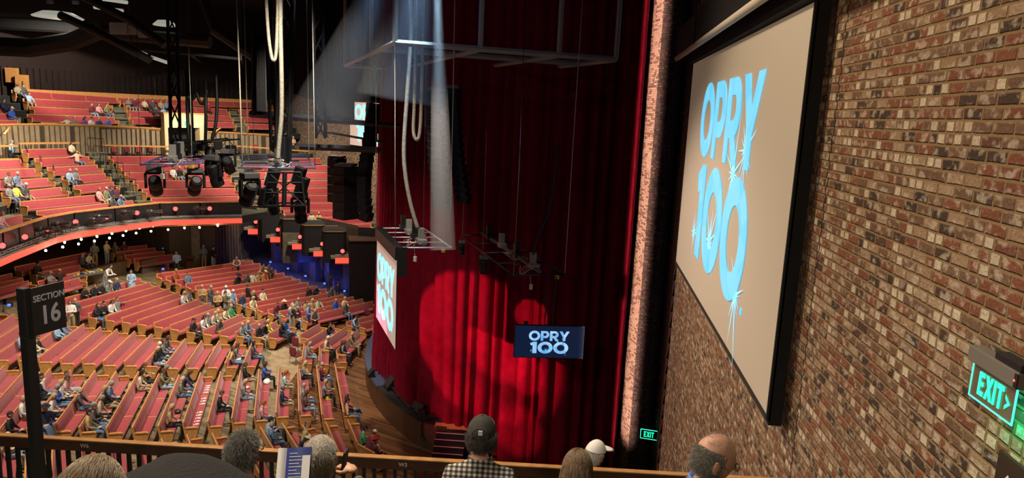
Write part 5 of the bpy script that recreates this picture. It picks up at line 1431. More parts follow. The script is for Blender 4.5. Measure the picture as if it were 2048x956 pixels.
# ---- ceiling: ducts, trusses, fixtures
for i, (pts, Z, r_, lab) in enumerate([([(-20, 45), (110, 52), (260, 70), (420, 84)], 50, .45, 'wide dark duct running under the black ceiling'), ([(-20, 92), (60, 96), (140, 84), (200, 60)], 46, .6, 'fat dark duct at the top left under the ceiling'),
        ([(120, 30), (190, 62), (300, 120)], 44, .25, 'dark sloping beam below the ceiling, left one'), ([(160, -10), (260, 40), (330, 90)], 44, .25, 'dark sloping beam below the ceiling, right one'), ([(400, -20), (430, 60), (520, 120)], 48, .4, 'dark duct beside the black stage tower')]):
    o = MB().tube([atZ(x, y, Z) for x, y in pts], r_, 8).build('ceiling_duct', M['duct'], None, False); tag(o, lab, 'duct')
for i, (x, y, Z, a_, c_, lab) in enumerate([(116, 34, 46, 1.5, .9, 'pale round ceiling fixture at the top left'), (330, 50, 50, .8, .4, 'smaller pale round ceiling fixture behind the grid')]):
    o = MB().lathe([(.1, .35), (a_ * .6, .3), (a_, 0), (a_ * .97, -.06)], 20, 0, Matrix.Translation(atZ(x, y, Z))).build('ceiling_dome', M['fixture']); tag(o, lab, 'ceiling light')
for i, (p, q, Z, lab) in enumerate([((188, 14), (246, 22), 46, 'long pale strip light near the top left corner'), ((205, -2), (255, 5), 48, 'pale strip light above the longer one'), ((282, 105), (294, 110), 50, 'small pale strip light on the dark grid, left one'), ((302, 114), (340, 127), 50, 'small pale strip light on the dark grid, right one')]):
    o = MB().tube([atZ(*p, Z), atZ(*q, Z)], .12, 4).build('strip_light', M['fixture']); tag(o, lab, 'ceiling light')
for i, (x, y, s) in enumerate([(100, 4, .4), (151, 5, .4), (238, 57, 1.3), (265, 60, 1.0), (290, 67, .9)]):
    o = MB().bevbox((-.5 * s, -.1, -.3 * s), (.5 * s, .1, .3 * s), .03, 0, Matrix.Translation(atZ(x, y, 48))).build('ceiling_panel', M['palebox']); tag(o, 'pale grey box panel hanging among the ceiling ducts, %s from the left' % ORD[i], 'panel')

# ---- balcony front: lamps, bulbs
BG = offs(CAP, .4)
def par_can(h, face, lab):
    T = frameM(h, y=face); root = thing('par_lamp', lab, 'stage light', T, 'red glowing lamps along the balcony ledges')
    MB().lathe([(.09, 0), (.15, .1), (.17, .24)], 14, 0, Matrix.Rotation(-PI / 2, 4, 'X') @ Matrix.Translation((0, 0, -.1))).build('housing', M['black'], root)
    MB().lathe([(.135, 0), (.135, .01)], 14, 0, Matrix.Rotation(-PI / 2, 4, 'X') @ Matrix.Translation((0, 0, .145))).build('lens', M['redglow'], root)
    MB().tube([(-.19, 0, 0), (-.19, 0, -.25), (.19, 0, -.25), (.19, 0, 0)], .015, 5).build('yoke', M['black'], root)
def on_cap(x, y, do):
    Q = offs(CAP, do); d = ray(x, y)
    for p, q in zip(Q, Q[1:]):
        e = q - p; n_ = Vector((e.y, -e.x, 0)); t = p.dot(n_) / d.dot(n_); h = d * t; u = (h - p).dot(Vector((e.x, e.y, 0))) / (e.x ** 2 + e.y ** 2)
        if -.02 <= u <= 1.02: return h
    return atz(x, y, -7.1)
RL = [(2.6, 490.5), (48, 473), (92, 457.8), (150, 443), (212, 433.7), (273, 425), (350, 417), (418.7, 416.5)]
for i, (x, y) in enumerate(RL):
    h = on_cap(x, y, .32); par_can(h, Vector((-h.x, -h.y, 0)) + (S - h) * Vector((1, 1, 0)) * .4, 'red glowing lamp on the curved balcony ledge, %s from the left' % ORD[i])
    point('red_lamp_light', tuple(h + (Vector((-h.x, -h.y, 0))).normalized() * .45), 5, (1, .12, .08), .1)
def ellipsoidal(h, yaw, tilt, lab):
    T = Matrix.Translation(h) @ Matrix.Rotation(yaw, 4, 'Z') @ Matrix.Rotation(tilt, 4, 'X'); root = thing('profile_spotlight', lab, 'stage light', T, 'profile spotlights on the balcony ledge')
    MB().lathe([(.10, 0), (.15, .06), (.15, .34), (.09, .42), (.09, .78), (.115, .80), (.115, .98)], 12, 0, Matrix.Rotation(-PI / 2, 4, 'X')).build('barrel', mat('lamp_barrel', (.035, .037, .035), .4), root)
    MB().tube([(-.2, .35, 0), (-.2, .35, -.35), (.2, .35, -.35), (.2, .35, 0)], .02, 5).build('yoke', M['black'], root)
for i, (x, y, yw) in enumerate([(70, 458, -.9), (92, 463, -1.1), (103, 449, -.8), (122, 452, -.9), (178, 440, -1.0), (188, 434, -.9), (243, 425, -1.2), (293, 424, -.9), (388, 416, -1.2)]):
    ellipsoidal(on_cap(x, y, .38), yw - .6, .1, 'black profile spotlight on the balcony ledge, %s from the left' % ORD[i])
b = MB(); P_l = offs(CAP, .5)
for dz, do in ((-7.52, .42), (-7.48, .25)):
    Q = offs(CAP, do); b.tube([(p.x, p.y, dz) for p in Q], .035, 5)
rr = random.Random(2); Q = offs(CAP, .3)
for i in range(len(Q) - 1):
    L = (Q[i + 1] - Q[i]).length; m_ = max(1, int(L / .35))
    for k in range(m_):
        p = Q[i].lerp(Q[i + 1], k / m_); q = Q[i].lerp(Q[i + 1], (k + 1) / m_); a_ = rr.uniform(-.12, .12)
        b.tube([(p.x + a_, p.y, -7.58 + rr.uniform(0, .12)), ((p.x + q.x) / 2, (p.y + q.y) / 2 + a_, -7.58 + rr.uniform(0, .16)), (q.x, q.y + a_, -7.58 + rr.uniform(0, .1))], .022, 4)
tag(b.build('pipe_and_cabling', M['grey']), 'lighting pipe wrapped with tangled cables along the balcony ledge', 'cabling')
BU = [(91.5,501),(125.5,494),(129.4,484.7),(157,488),(162.6,478.7),(188.8,482),(194,473),(219,476),(224,467),(246,471),(252,461.7),(272.4,466),(279,456.5),(302,462.5),(306,452),(336,459),(340,448.6),(369,455.7),(374,446),(399,455),(408,444.7),(435.4,451)]
for i, (x, y) in enumerate(BU):
    h = atz(x, y, -8.2); root = thing('bare_bulb', 'glowing bare bulb under the balcony edge, %s from the left' % (ORD[i] if i < 18 else ['nineteenth', 'twentieth', 'twenty-first', 'last'][i - 18]), 'light bulb', Matrix.Translation(h), 'bulbs under the balcony edge')
    MB().ell((0, 0, 0), (.055, .055, .065), 12, 8).build('glass_bulb', M['bulb'], root, True); MB().lathe([(.03, .05), (.03, .1)], 8).build('socket', M['black'], root)
    if i % 4 == 1: point('bulb_light', tuple(h - Vector((0, 0, .2))), 14, (1, .75, .45), .08)

# ---- stepped boxes of the far balcony
SC0, SC1 = Vector((-26.6, 50.7, -9.3)), Vector((-16.0, 45.2, -10.5))
BPX = [(472, 447), (517, 463), (562, 479), (606, 493), (649, 507), (693, 521)]
bd = Vector((.93, .37, 0)).normalized(); bn = Vector((bd.y, -bd.x, 0))
for i, (x, y) in enumerate(BPX):
    Z = 53.6 + (47.6 - 53.6) * i / 5; c = atZ(x, y, Z); T = frameM(c, x=bd); wd = .74
    root = thing('balcony_box', 'stepped black balcony box with red strip, %s from the left' % ORD[i], 'balcony box', T, 'stepped boxes of the far balcony')
    MB().box((-wd, -.03, -.19), (wd, .03, .17)).build('led_strip', M['led'], root)
    MB().box((-wd - .3, .03, .10), (wd + .02, 1.1, .24)).box((-wd, .03, -.28), (wd, 1.2, .1)).build('ledge', M['concrete'], root)
    u0, u1 = (-1.55, -.02) if i else (-3.1, -.5)
    prof = [(u0, .55), (u0 + .2, .25), (u1 - .15, .25), (u1 + .05, .5), (u1 + .05, 2.6), (u0, 2.6)]
    b = MB(); hb_ = 1.85 if i else 1.7; nP = len(prof)
    b.add([(u, v + .45, -.3) for u, v in prof] + [(u, v + .45, hb_) for u, v in prof], [(k, (k + 1) % nP, (k + 1) % nP + nP, k + nP) for k in range(nP)])
    b.build('front_panel', M['blackm'], root)
    b = MB(); b.add([(u, v + .40, hb_) for u, v in prof] + [(u, v + .40, hb_ + .06) for u, v in prof], [(k, (k + 1) % nP, (k + 1) % nP + nP, k + nP) for k in range(nP)] ); b.build('wood_cap', M['oak'], root); MB().add([(u, v + .43, hb_ + .03) for u, v in prof], [tuple(range(nP))]).build('box_top', M['blackm'], root)
    MB().tube([(-wd, .25, .36), (wd, .25, .36)], .03, 5).tube([(-.3, .3, .3), (0, .35, .5), (.4, .3, .28)], .02, 4).build('pipe', M['grey'], root)
    px_, py_ = [(469, 428), (511.5, 443), (555.7, 458.6), (600, 473), (644.6, 487), (685, 501.4)][i]
    h = atZ(px_, py_, Z + .1); par_can(h, Vector((-h.x, -h.y, 0)), 'red glowing lamp on a stepped balcony box, %s from the left' % ORD[i])
    point('red_lamp_light', tuple(h + (Vector((-h.x, -h.y, 0))).normalized() * .45), 5, (1, .12, .08), .1)
# last black box without strip
c = atZ(735, 560, 47.2); T = frameM(Vector((c.x, c.y, -14)), x=bd); o = MB().box((-1.2, .6, 0), (2.2, 2.5, 5.0)).box((-1.2, .55, 5.0), (2.2, 2.5, 5.07), 1).build('balcony_box', [M['black'], M['oakd']]); o.matrix_world = T
tag(o, 'tall plain black box beside the last red strip', 'balcony box', 'stepped boxes of the far balcony')
# blue floor lamps
for i, (x, y) in enumerate([(541, 524), (576, 537), (611, 552), (649, 567), (689, 582), (379, 508), (327, 496.5), (326, 538), (18, 610)]):
    f_ = zM; h = hit(x, y, f_, .45) if i not in (5, 6) else hit(x, y, zR, .8)
    if h is None: continue
    root = thing('blue_lamp', 'small glowing blue lamp near the floor, %s' % (['far left along the column wall', 'second along the column wall', 'third along the column wall', 'fourth along the column wall', 'by the black masking wall', 'right one on the dim rear wall', 'left one on the dim rear wall', 'beside the rear half wall', 'at the left picture edge'][i]), 'lamp', Matrix.Translation(h), 'blue lamps')
    MB().ell((0, 0, 0), (.09, .09, .07), 10, 6).build('glowing_lens', M['blueglow'], root, True); MB().bevbox((-.12, .06, -.1), (.12, .14, .1), .01).build('backplate', M['black'], root)
    if i < 5: point('blue_lamp_light', tuple(h + Vector((.15, -.35, .1))), 4, (.04, .1, 1), .08)
# ================================================================== OUR BALCONY: railing, signs, people near the camera
r0, r1 = atz(-40, 865.5, -2.7), atz(1345, 946, -2.7); RD = (r1 - r0).normalized(); RL_ = (r1 - r0).length
r1w = r0 + RD * ((XW - r0.x) / RD.x); RL_ = (r1w - r0).length - .02
T = frameM(Vector((r0.x, r0.y, -2.7)), x=RD); rail = thing('balcony_railing', 'dark wooden balcony railing with black balusters in front of the nearest people', 'railing', T)
MB().bevbox((-1.2, -.022, -.098), (RL_, .022, -.012), .006).build('rail_board', M['railwood'], rail)
MB().bevbox((-1.2, -.026, -.012), (RL_, .026, .0), .004).build('rail_cap', M['railtop'], rail)
MB().bevbox((-1.2, -.03, -.93), (RL_, .03, -.86), .006).build('bottom_rail', M['railwood'], rail)
k = -1.18; proto = MB().box((-.013, -.013, -.87), (.013, .013, -.09)).build('baluster', M['black'], rail); proto.location = (k, 0, 0)
while k < RL_ - .1:
    k += .082; o = proto.copy(); COL.objects.link(o); o.parent = rail; o.location = (k, 0, 0)
def text_mesh(name, txt, size, T, m, parent=None, bold=0.0, ext=.001, sx=1.0):
    cu = bpy.data.curves.new(name, 'FONT'); cu.body = txt; cu.size = size; cu.offset = bold; cu.extrude = ext; cu.align_x = 'CENTER'; cu.align_y = 'CENTER'
    o = bpy.data.objects.new(name, cu); COL.objects.link(o); dg = bpy.context.evaluated_depsgraph_get(); dg.update()
    me = bpy.data.meshes.new_from_object(o.evaluated_get(dg)); bpy.data.objects.remove(o); me.materials.clear(); me.materials.append(m)
    n = bpy.data.objects.new(name, me); COL.objects.link(n)
    if parent: n.parent = parent
    n.matrix_world = (parent.matrix_world if parent else Matrix.Identity(4)) @ T @ Matrix.Scale(sx, 4, (1, 0, 0)) if not parent else n.matrix_world
    if parent: n.matrix_local = T @ Matrix.Scale(sx, 4, (1, 0, 0))
    return n
FACE = Matrix.Rotation(PI / 2, 4, 'X')      # text upright facing -y
for px, py, t in ((169, 892, 'W6'), (806, 930, 'W3')):
    h = ray(px, py); s = (h.x * r0.y - h.y * r0.x) / 1.0
    # intersect with the board front plane
    n_ = T.col[1].xyz; P0 = T.translation - n_ * .023; q = h * (P0.dot(n_) / h.dot(n_)); l = T.inverted() @ q
    text_mesh('seat_number', t, .045, Matrix.Translation((l.x, -.0232, l.z)) @ FACE, mat('faded_white_paint', (.5, .48, .42), .7), rail, .0006)
# section sign on its pole
sl = atZ(68, 672, 4.3); sr = atZ(134, 650, 4.51); xd = sr - sl; Ws = math.hypot(xd.x, xd.y); Tt = plane_frame((sl.x, sl.y, sl.z), Vector((xd.x, xd.y, 0)))
sg = thing('section_sign', 'black section 16 sign on a square black pole above the railing', 'sign', Tt)
MB().bevbox((-.035, -.005, -.012), (Ws, .300, 0), .003).build('panel', M['signblack'], sg)
MB().box((-.045, -.01, -.06), (-.0, .305, .0)).build('side_channel', M['black'], sg)
MB().bevbox((-.05, -1.5, -.055), (.012, 0, -.0), .004).build('pole', M['black'], sg)
text_mesh('lettering', 'SECTION', .056, Matrix.Translation((Ws * .52, .225, .001)), M['signgrey'], sg, .0010, .0006, .92)
text_mesh('numeral', '16', .165, Matrix.Translation((Ws * .52, .108, .001)), M['signgrey'], sg, .0035, .0006, .85)
# exit sign near the camera
T = plane_frame((2.13, 3.84, -1.385), (0, -1, 0)); ex = thing('exit_sign', 'green glowing EXIT sign on the brick wall at the right picture edge', 'exit sign', T)
MB().box((0, 0, -.006), (.39, .19, .0)).build('clear_panel', mat('mirror_panel', (.16, .12, .09), .25, .2), ex)
b = MB(); b.tube([(0, .19, 0), (0, .0, 0), (.39, 0, 0), (.39, .19, 0)], .005, 6); b.build('lit_edge', M['greenedge'], ex)
MB().bevbox((-.02, .19, -.05), (.42, .275, .03), .008).build('housing', mat('warm_grey_housing', (.16, .145, .13), .45), ex)
MB().bevbox((.20, .275, -.05), (.42, .315, .02), .006).build('top_cap', M['black'], ex)
MB().box((.405, .20, .031), (.43, .27, .036)).build('end_plate', M['black'], ex)
MB().ell((.41, .235, .037), (.007, .007, .003), 8, 6).build('red_indicator', M['redglow'], ex)
def letters_to(text, T, h, wd, m, root, nm='letter'):
    letters(nm, text, root.matrix_world @ T, h, wd, m, root, .002)
letters_to('EXIT', Matrix.Translation((.075, .035, .004)), .125, .225, M['greenglow'], ex)
MB().add([(.315, .05, .004), (.36, .09, .004), (.315, .13, .004), (.315, .108, .004), (.335, .09, .004), (.315, .072, .004)], [(0, 1, 4, 5), (1, 2, 3, 4)]).build('arrow', M['greenglow'], ex)
point('exit_sign_light', (2.2, 3.66, -1.42), 1.4, (.05, 1, .45), .06)
point('exit_sign_light', (2.02, 3.45, -1.50), 1.2, (.05, 1, .45), .06)
# small exit sign on the pillar
h = onplane(1306, 848, Vector((pc.x, pc.y, 0)), Vector((pr.y - pc.y, -(pr.x - pc.x), 0)).normalized()); T = plane_frame((h.x - .55, h.y - 1.0, h.z - .15), (1, -.15, 0))
e2 = thing('exit_sign', 'small green EXIT sign on the dark brick pillar beyond the railing', 'exit sign', T)
MB().box((0, 0, -.05), (.62, .36, 0)).build('housing', M['black'], e2)
letters_to('EXIT', Matrix.Translation((.12, .07, .006)), .22, .38, M['greenglow'], e2)
MB().tube([(0, .36, 0), (0, 0, 0), (.62, 0, 0), (.62, .36, 0), (0, .36, 0)], .012, 5).build('lit_edge', M['greenedge'], e2)
point('exit_sign_light', (h.x + .45, h.y - .6, h.z), 5, (.03, .9, .35), .1)
# arrow sign
T = plane_frame((2.27, 3.74, -2.2), (0, -1, 0)); ar = thing('arrow_sign', 'dark brown wall sign with a white arrow in the bottom right corner', 'sign', T)
MB().bevbox((0, 0, -.02), (.62, .56, 0), .004).build('panel', mat('dark_brown_sign', (.035, .018, .014), .5), ar)
MB().box((.10, .30, .001), (.125, .44, .004), 0, Matrix.Rotation(0, 4, 'Z')).add([(.06, .40, .002), (.112, .47, .002), (.165, .40, .002), (.15, .385, .002), (.112, .435, .002), (.075, .385, .002)], [(0, 1, 4, 5), (1, 2, 3, 4)]).build('arrow', M['paper'], ar)

# balcony steps we stand on
for i, (y0, y1, z) in enumerate([(3.95, 5.6, -3.62), (2.9, 3.95, -3.2), (1.9, 2.9, -2.75), (.4, 1.9, -2.2), (-3, .4, -1.65)]):
    struct(MB().box((-12, y0, z - .6), (2.28, y1, z)).build('balcony_floor', M['tread']))
struct(MB().box((-1.2, 5.75, -4.6), (2.28, 7.3, -4.35)).build('balcony_floor', M['tread']))

# ---- hair made of strands
def strands(T, n, L, rad, keep, mats, parent, down=0, seed=0, segs=3, curl=.3, up=.5, scl=(.080, .100, .122), nm='hair', jit=.35, side=0):
    n = int(n * 2.6); rad *= .5; curl *= .45; up *= .45; rr = random.Random(seed); b = MB(); c = 0
    fnb = lambda p: Vector((p.x, p.y, p.z)) * (1 + .02 * noise.noise(Vector(p) * 9))
    if n > 1000:
        t = MB(); t.ell((0, 0, 0), scl, 36, 26, 0, None, fnb); t.f = [f for f in t.f if keep(sum((Vector(t.v[i]) for i in f), Vector()) / len(f))]; b.add(t.v, t.f, 0)
    while c < n:
        u = rr.uniform(-1, 1); a = rr.uniform(0, 2 * PI); s = math.sqrt(1 - u * u); p = Vector((s * math.cos(a), s * math.sin(a), u))
        q = Vector((p.x * scl[0], p.y * scl[1], p.z * scl[2]))
        if not keep(q): continue
        c += 1; nrm = Vector((p.x / scl[0], p.y / scl[1], p.z / scl[2])).normalized()
        d = (nrm * up + Vector((side, -.35, -.1)) * (1 - up) + Vector((rr.uniform(-1, 1), rr.uniform(-1, 1), rr.uniform(-1, 1))) * jit).normalized(); l = L * rr.uniform(.7, 1.15)
        pts = [q]; cur = q.copy()
        for k in range(segs):
            d = (d + Vector((rr.uniform(-curl, curl), rr.uniform(-curl, curl), rr.uniform(-curl, curl))) + Vector((0, 0, -down))).normalized()
            nx = cur + d * l / segs
            e = (nx.x / (scl[0] * 1.03)) ** 2 + (nx.y / (scl[1] * 1.03)) ** 2 + (nx.z / (scl[2] * 1.03)) ** 2
            if e < 1 and nx.z > -.06: nx = nx / math.sqrt(e)
            if down and nx.z <= -.06:
                rr_ = math.hypot(nx.x, nx.y + .02); mn = .075
                if rr_ < mn: nx.x *= mn / rr_; nx.y = (nx.y + .02) * mn / rr_ - .02
            cur = nx; pts.append(cur.copy())
        b.tube(pts, [rad] * segs + [rad * .4], 3, rr.randrange(len(mats)), None, False)
    o = b.build(nm, mats, parent, True); o.matrix_local = T; return o
def fg(lab, pose, hp, Z, yaw, cols, fat=1.0, hy=0, hpch=0, group=None):
    """foreground person: pose head lands on pixel hp at depth Z"""
    b_, HT = make_person(pose, True, 2, False, fat, hy, hpch); o = b_.build('person', cols, None, True)
    R_ = Matrix.Rotation(yaw, 4, 'Z'); loc = atZ(hp[0], hp[1], Z) - (R_ @ HT.translation)
    o.matrix_world = Matrix.Translation(loc) @ R_; tag(o, lab, 'person', group); return o, HT
hm = lambda c, n='strand_hair': mat(n, c, .45)
skA = mat('skin_fair', (.60, .33, .22), .5, nz=.08, nscale=20, bump=.1); skB = mat('skin_tan', (.50, .26, .17), .5, nz=.08, nscale=20)
# plaid shirt
def plaid():
    m = bpy.data.materials.new('black_white_plaid'); m.use_nodes = True; nt = m.node_tree; b = nt.nodes['Principled BSDF']
    tc = nt.nodes.new('ShaderNodeTexCoord'); s = nt.nodes.new('ShaderNodeSeparateXYZ'); nt.links.new(tc.outputs['Object'], s.inputs[0])
    f = lambda o, k: mth(nt, 'GREATER_THAN', mth(nt, 'FRACT', mth(nt, 'MULTIPLY', o, k)), .5)
    t = mth(nt, 'ADD', f(s.outputs[0], 31), f(mth(nt, 'ADD', s.outputs[2], mth(nt, 'MULTIPLY', s.outputs[1], .6)), 31))
    r = ramp(nt, [(0, (.50, .47, .40)), (.5, (.13, .12, .11)), (1, (.015, .015, .018))]); nt.links.new(mth(nt, 'DIVIDE', t, 2), r.inputs[0]); r.color_ramp.interpolation = 'CONSTANT'
    r.color_ramp.elements[1].position = .4; r.color_ramp.elements[2].position = .9
    nt.links.new(r.outputs[0], b.inputs['Base Color']); b.inputs['Roughness'].default_value = .9; return m
PL = plaid(); dj = mat('dark_trousers', (.03, .035, .05), .8); bl = M['black']
def collar(o, HT, m, z=-.155, r=.072, h=.045):
    MB().lathe([(r * 1.15, -h), (r * 1.2, -h * .3), (r, h * .9), (r * .94, h), (r * .9, -h)], 20, 0, HT.__class__.Translation(HT.translation + Vector((0, -.03, z)))).build('collar', m, o, True)
# man in cap and plaid shirt
o, HT = fg('person in black and white plaid shirt and dark cap seen from behind at the railing', stand_pose('hold', .05), (963, 872), 4.3, .06, [skA, PL, dj, bl, bl], 1.12)
strands(HT, 1500, .028, .0011, lambda q: q.y < .02 and -.06 < q.z < .03, [hm((.03, .025, .022)), hm((.16, .14, .13))], o, .1, 3)
def capmesh(T, m, m2, parent):
    fn = lambda p: Vector((p.x * (1 + (.04 if p.y > 0 else 0)), p.y, max(p.z, -.02)))
    b = MB(); t = MB(); t.ell((0, -.004, .018), (.086, .107, .118), 28, 20, 0, None, fn); t.f = [f for f in t.f if sum(t.v[i][2] for i in f) / len(f) > .022]; b.add(t.v, t.f)
    c = b.build('cap', m, parent, True); c.matrix_local = T
    t = MB(); n = 14; top = []
    for k in range(n + 1):
        a = PI * (k / n); top.append((.076 * math.cos(a), .065 + .11 * math.sin(a), .045 + .012 * math.sin(a)))
    bot = [(x, y, z - .006) for x, y, z in top]; t.add(top + bot, [tuple(range(n + 1)), tuple(range(2 * n + 1, n, -1))] + [(k, k + 1, n + 2 + k, n + 1 + k) for k in range(n)]); v = t.build('brim', m, c, True)
    MB().tube([(.05 * math.cos(a), -.102 + .0, .05 + .045 * math.sin(a)) for a in [k * PI / 8 for k in range(9)]], .004, 5).bevbox((-.05, -.105, .026), (.05, -.096, .046), .003).build('back_strap', m, c)
    MB().bevbox((-.012, -.112, .055), (.014, -.104, .085), .002).build('tag', m2, c)
    MB().ell((0, -.004, .137), (.008, .008, .005), 8, 6).build('top_button', m, c); return c
capmesh(HT, mat('charcoal_cap', (.035, .032, .030), .9, nz=.2, nscale=30), M['paper'], o); collar(o, HT, PL)
# grey-haired man with glasses, head turned right
o, HT = fg('person with short grey hair and dark glasses, back of head left of the white-haired person', seat_pose(), (488, 903), 4.1, .1, [skB, mat('grey_jacket', (.10, .12, .14), .9), dj, bl, bl], 1.0, -.55)
strands(HT, 2600, .032, .0012, lambda q: (q.z > .035 and q.y < .075) or (q.y < .03 and q.z > -.075), [hm((.10, .095, .085)), hm((.42, .41, .37)), hm((.25, .24, .22))], o, .05, 4, curl=.6)
def glasses(HT, parent, m):
    b = MB()
    for sx in (-1, 1):
        c = Vector((sx * .031, .098, .002)); b.tube([c + Vector((.024 * math.cos(a), -.004 * abs(math.cos(a)), .017 * math.sin(a))) for a in [k * PI / 8 for k in range(17)]], .0022, 5)
        b.tube([(sx * .055, .096, .006), (sx * .080, .05, .006), (sx * .082, -.005, .004), (sx * .080, -.02, -.012)], .0024, 5)
    b.tube([(-.007, .101, .005), (.007, .101, .005)], .002, 5); g = b.build('glasses', m, parent); g.matrix_local = HT
glasses(HT, o, bl)
# white-haired man holding a phone up by his ear
P = seat_pose(); P['elR'] = (.26, .10, .90); P['wrR'] = (.155, .16, 1.13)
o, HT = fg('person with thin white hair holding a phone beside the face, seen from behind', P, (640, 916), 3.72, -.05, [skA, mat('olive_jacket', (.11, .11, .09), .9), dj, bl, bl], 1.05, 0, .05)
strands(HT, 2600, .020, .0011, lambda q: (q.z > .03 and q.y < .07) or (q.y < .03 and q.z > -.08), [hm((.62, .57, .48)), hm((.48, .42, .34)), hm((.72, .68, .60))], o, .35, 5, up=.25, curl=.25)
collar(o, HT, mat('pale_collar', (.55, .58, .62), .8), -.16)
ph = MB().bevbox((-.005, -.034, -.05), (.005, .034, .05), .003).build('mobile_phone', M['black']); ph.matrix_world = Matrix.Translation(atZ(690, 918, 3.60)) @ Matrix.Rotation(.15, 4, 'Y'); tag(ph, 'black mobile phone held up beside the white-haired head', 'phone')
# long brown hair
o, HT = fg('person with long straight brown hair seen from behind right of the plaid shirt', seat_pose(), (1154, 942), 4.0, -.1, [skA, mat('dark_knit', (.03, .025, .03), .9), dj, bl, bl], .9)
cap_ = MB(); t = MB(); t.ell((0, 0, 0), (.085, .104, .125), 24, 18); t.f = [f for f in t.f if (lambda c: c.z > .05 or (c.y < .03 and c.z > -.1))(sum((Vector(t.v[i]) for i in f), Vector()) / len(f))]; cap_.add(t.v, t.f)
for k in range(-2, 3): cap_.ell((k * .033, -.07 + abs(k) * .018, -.15), (.035, .035, .19), 10, 10)
hb_ = cap_.build('hair', hm((.11, .065, .035)), o, True); hb_.matrix_local = HT
strands(HT, 1500, .43, .0015, lambda q: q.z > .0 and q.y < .06, [hm((.16, .10, .055)), hm((.32, .22, .13)), hm((.09, .05, .028))], hb_ if False else o, .8, 6, 10, .03, .06, (.088, .108, .130), jit=.06)
# small person in white cap beyond the railing
o, HT = fg('person in white cap and glasses low beyond the railing right of the long brown hair', seat_pose(), (1191, 908), 6.4, -.9, [skB, mat('plain_grey_top', (.2, .2, .2), .9), dj, bl, bl], 1, 0, -.2)
c = bpy.data.objects.new('cap', HM['cap']); COL.objects.link(c); c.parent = o; c.matrix_local = HT; c.material_slots[0].link = 'OBJECT'; c.material_slots[0].material = M['paper']
strands(HT, 500, .02, .0012, lambda q: q.y < .02 and -.07 < q.z < .04, [hm((.6, .58, .55))], o, .2, 9)
# balding man in profile at the right
P = seat_pose(); o, HT = fg('balding person with glasses in black vest and blue collar, in profile by the brick wall', P, (1430, 918), 3.15, -1.52, [skB, mat('black_vest', (.012, .013, .016), .8), dj, bl, bl], 1.1, 0, -.22)
strands(HT, 1500, .016, .0010, lambda q: q.y < .022 and -.07 < q.z < .058 and abs(q.x) > .02 or (q.y < -.05 and -.07 < q.z < .05), [hm((.20, .185, .15)), hm((.34, .31, .26)), hm((.09, .08, .065))], o, .3, 7, up=.2)
strands(HT, 160, .018, .0006, lambda q: q.z > .08 and q.y < .03, [hm((.25, .22, .18))], o, .3, 8, up=.2)
glasses(HT, o, mat('thin_metal_frame', (.25, .22, .2), .3, .8)); collar(o, HT, mat('blue_collar', (.10, .20, .52), .8), -.135, .078, .05)
# blurred brown-grey head at the lower left
o, HT = fg('person with thinning sandy grey hair, only the crown showing at the bottom left', seat_pose(), (182, 1000), 1.9, 0, [skA, mat('drab_top', (.2, .17, .12), .9), dj, bl, bl], 1.0)
strands(HT, 2600, .03, .0009, lambda q: q.z > .0, [hm((.36, .27, .16)), hm((.48, .40, .28)), hm((.24, .17, .10))], o, .25, 10, up=.12, curl=.1, jit=.12)
# person bending over in black fleece
def bent():
    base = atZ(345, 1003, 2.35); X = Vector((1, .1, 0)).normalized(); Y = Vector((-.1, 1, 0)).normalized(); Zv = Vector((0, 0, 1))
    f = lambda x, y, z: base + X * x + Y * y + Zv * z
    J = {'pelvis': (f(.38, 0, -.16), (.17, .15)), 'waist': (f(.18, 0, .0), (.15, .13)), 'chest': (f(-.06, 0, .035), (.15, .125)), 'neck': (f(-.20, .02, -.005), .062), 'headb': (f(-.235, .02, -.02), .055)}
    for s_, k in (('L', .17), ('R', -.17)):
        J['sh' + s_] = (f(-.10, k, .0), .085); J['el' + s_] = (f(-.12, k * 1.4, -.30), .058); J['wr' + s_] = (f(-.26, k, -.46), .036)
        J['hip' + s_] = (f(.40, k * .55, -.22), .10); J['kn' + s_] = (f(.30, k * .7, -.62), .068); J['an' + s_] = (f(.40, k * .7, -1.02), .046); J['toe' + s_] = (f(.27, k * .7, -1.07), .04)
    vs, fs = skin_body(J, EDG, 2); b = MB(); b.v = [tuple(v) for v in vs]; b.f = fs
    hd = f(-.315, .02, -.045)
    for q in fs:
        c = sum((vs[i] for i in q), Vector()) / len(q); b.m.append(0 if (c - hd).length < .13 else (2 if c.z < J['pelvis'][0].z - .1 and c.x > base.x + .1 else 1))
    for s_, sd in (('L', -1), ('R', 1)): hand(b, J['wr' + s_][0], J['el' + s_][0], 0, 1, .5, sd)
    T = Matrix.Translation(hd) @ frameM(Vector((0, 0, 0)), x=Y).to_4x4() @ Matrix.Rotation(-.9, 4, 'X')
    add_head(b, T, True)
    fl = mat('black_fleece', (.006, .006, .007), 1.0, nz=.3, nscale=60, bump=.6)
    o = b.build('person', [skA, fl, dj, bl, bl], None, True); tag(o, 'person bending over in black fleece jacket with dark hair at the lower left', 'person')
    s = strands(T, 2000, .035, .0011, lambda q: q.z > .02 or q.y < .01, [hm((.03, .022, .016)), hm((.07, .05, .035))], o, .3, 12); return o
bent()
